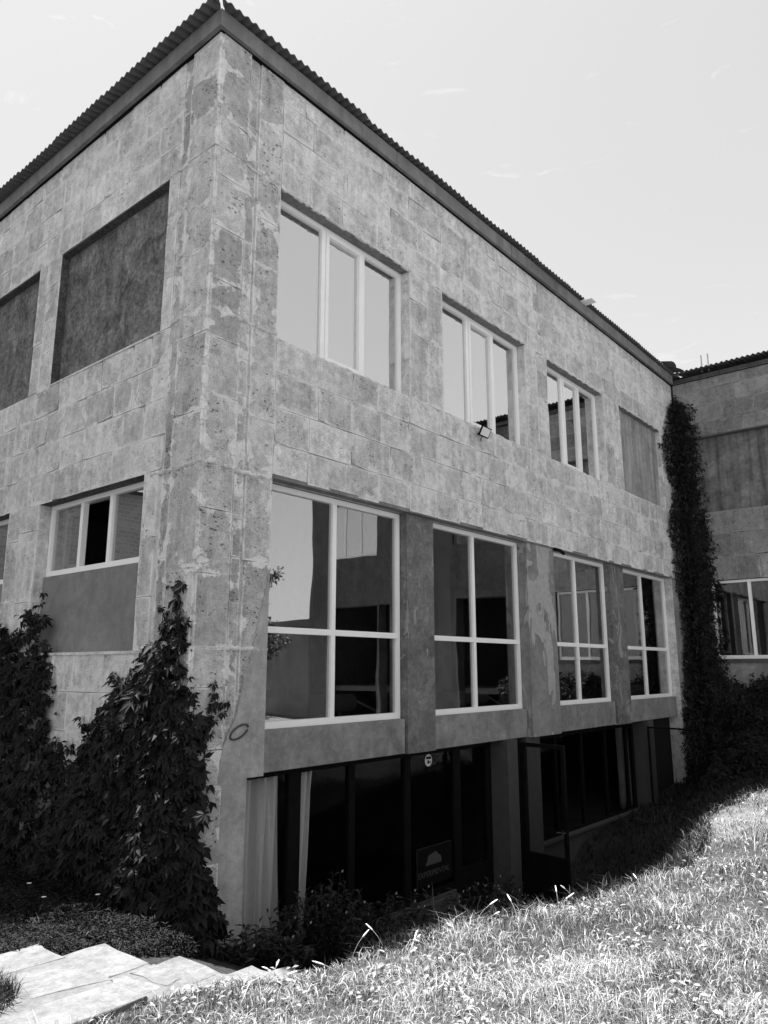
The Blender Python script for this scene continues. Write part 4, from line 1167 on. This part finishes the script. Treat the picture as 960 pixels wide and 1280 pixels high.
fl = empty('floodlight', (4.82, -.02, 4.93), 'small black floodlight with pale glass below the second upper window', 'floodlight')
bm_ = MB(); bm_.box(4.79, 4.83, -.09, .0, 4.93, 4.95); bm_.tube([(4.80, -.09, 4.90), (4.80, -.05, 4.84), (4.84, -.02, 4.84)], .006, 6); bm_.build('bracket', MT['black'], fl)
nf = Vector((-.40, -.82, -.36)).normalized(); ax = nf.cross(Vector((0, 0, 1))).normalized()
ax = (Matrix.Rotation(R_(-14), 3, nf) @ ax); az = ax.cross(nf).normalized()
q = Matrix(((ax.x, -nf.x, -az.x, 0), (ax.y, -nf.y, -az.y, 0), (ax.z, -nf.z, -az.z, 0), (0, 0, 0, 1)))
def tilt(o):
    for v_ in o.data.vertices: v_.co = (Matrix.Translation((4.82, -.11, 4.95)) @ q) @ v_.co
m = MB(); m.box(-.086, .086, -.02, .012, -.075, .075); m.bevel(.005); tilt(m.build('housing', MT['black'], fl))
m = MB(); m.box(-.070, .070, -.026, -.0205, -.059, .059); tilt(m.build('lens', MT['white'], fl))

rg = MB()
pts = [(.57 + .105*math.cos(a)*.95 + .03*math.sin(a), -.022, 1.02 + .062*math.sin(a) + .02*math.cos(a)) for a in np.linspace(.3, 2*math.pi - .1, 26)]
tag(rg.tube(pts, .010, 6).build('iron_ring', MT['bark'], smooth=True), 'oval iron ring fixed to the plastered corner column', 'ring')

rd = empty('roof_rods', (XE + .2, -.75, 8.5), 'two upright steel rods and a rail on the wing roof', 'rods')
for yy in (-.69, -.84): MB().tube([(XE + .2, yy, 8.45), (XE + .2, yy, 8.90)], .018, 8).build('rod', MT['metal'], rd)
MB().tube([(XE - .02, -.12, 8.50), (XE + .2, -.86, 8.585)], .012, 6).build('rail', MT['metal'], rd)
mb = MB(); mb.tube([(6.98, -.02, 3.50), (7.12, -.05, 3.49), (7.28, -.03, 3.46)], .03, 7)
tag(mb.build('cable_gland', MT['black'], smooth=True), 'short dark pipe stub at the head of the peeling pier', 'pipe')
mb = MB(); mb.tube([(12.42, .06, 1.02), (12.52, .0, .98), (12.60, -.03, .86), (12.62, -.03, .7)], .008, 6)
tag(mb.build('loose_cable', MT['pipe'], smooth=True), 'pale cable hanging from the last tall window by the ivy', 'cable')

# ------------------------------------------------------------------ trees out to the sides: a tall unseen one added to shade the bed, one in the window reflections
def tree(x, y, h, cr_, n, label, lo=.35, size=.12):
    z0 = float(ground_z(x, y)); o = empty('broadleaf_tree', (x, y, z0), label, 'tree', 'trees around the building')
    mb = MB(); mb.tube([(x, y, z0 - .1), (x + .05, y, z0 + h*.3), (x - .05, y + .1, z0 + h*.6), (x, y, z0 + h*.9)], [.16, .12, .08, .02], 9)
    tips = []
    for k in range(26):
        a = random.uniform(0, 6.28); u = random.uniform(lo, .95); L = cr_*random.uniform(.5, 1.0)*math.sqrt(max(.1, 1 - ((u - .6)/.5)**2))
        b = Vector((x, y, z0 + h*u)); t_ = b + Vector((math.cos(a)*L, math.sin(a)*L, L*.35)); mb.tube([b, (b+t_)/2 + Vector((0, 0, .1)), t_], [.04, .025, .008], 5); tips.append((b, t_))
    mb.build('trunk', MT['bark'], o, smooth=True)
    k = RNG.integers(0, len(tips), n); u = RNG.uniform(.25, 1.08, n)
    A = np.array([tuple(q[0]) for q in tips])[k]; Bp = np.array([tuple(q[1]) for q in tips])[k]
    P = A + (Bp - A)*u[:, None] + RNG.normal(0, .16*cr_/1.6, (n, 3))
    v, f, t = simple_leaves(P, RNG.normal(0, 1, (n, 3)) - [0, 0, .3], RNG.normal(0, 1, (n, 3)) + [0, 0, 1], np.full(n, size)*RNG.uniform(.7, 1.3, n), np.full(n, size*.55))
    np_mesh('crown', v, f, MT['treeleaf'], o, t)
tree(-2.35, 6.3, 18.3, 2.7, 42000, 'unseen tall tree added beside the gable, its high crown set to shade the bed', .74, .24)
tree(12.5, -13.2, 4.9, 1.1, 5000, 'small tree beyond the end of the wing', .3, .12)

# ------------------------------------------------------------------ neighbours that only show in the glass
def brick_far():
    m, t, b, o = mat_new('far_blockwork'); k = NT(t)
    br = k.n('ShaderNodeTexBrick'); br.inputs['Scale'].default_value = 2.2; br.inputs['Color1'].default_value = g(.42); br.inputs['Color2'].default_value = g(.32); br.inputs['Mortar'].default_value = g(.5)
    mp = k.n('ShaderNodeMapping'); mp.inputs['Rotation'].default_value = (R_(90), 0, 0); k.l(k.pos(), mp.inputs[0]); k.l(mp.outputs[0], br.inputs['Vector'])
    k.l(br.outputs[0], b.inputs['Base Color']); b.inputs['Roughness'].default_value = .9
    return m
nb = empty('neighbour_house', (-7, 15, -.3), 'neighbouring blockwork house mirrored in the gable window', 'house')
MB().box(-11.5, -2.2, 13, 20, -.5, 6.4).build('wall', brick_far(), nb)
mb = MB(); mb.hexa([(-11.9, 12.6, 6.4), (-1.8, 12.6, 6.4), (-1.8, 20.4, 6.4), (-11.9, 20.4, 6.4), (-11, 16.4, 8.2), (-3, 16.4, 8.2), (-3, 16.6, 8.2), (-11, 16.6, 8.2)]); mb.build('roof', MT['slate'], nb)
an = empty('low_annex', (19, -17, -.3), 'low rendered annex beyond the end of the wing', 'annex')
MB().box(14.2, 26, -30, -12.4, -.5, 3.0).build('wall', MT['render_mid'], an)
MB().box(13.9, 26.3, -30.3, -12.1, 3.003, 3.25).build('roof', MT['slate'], an)
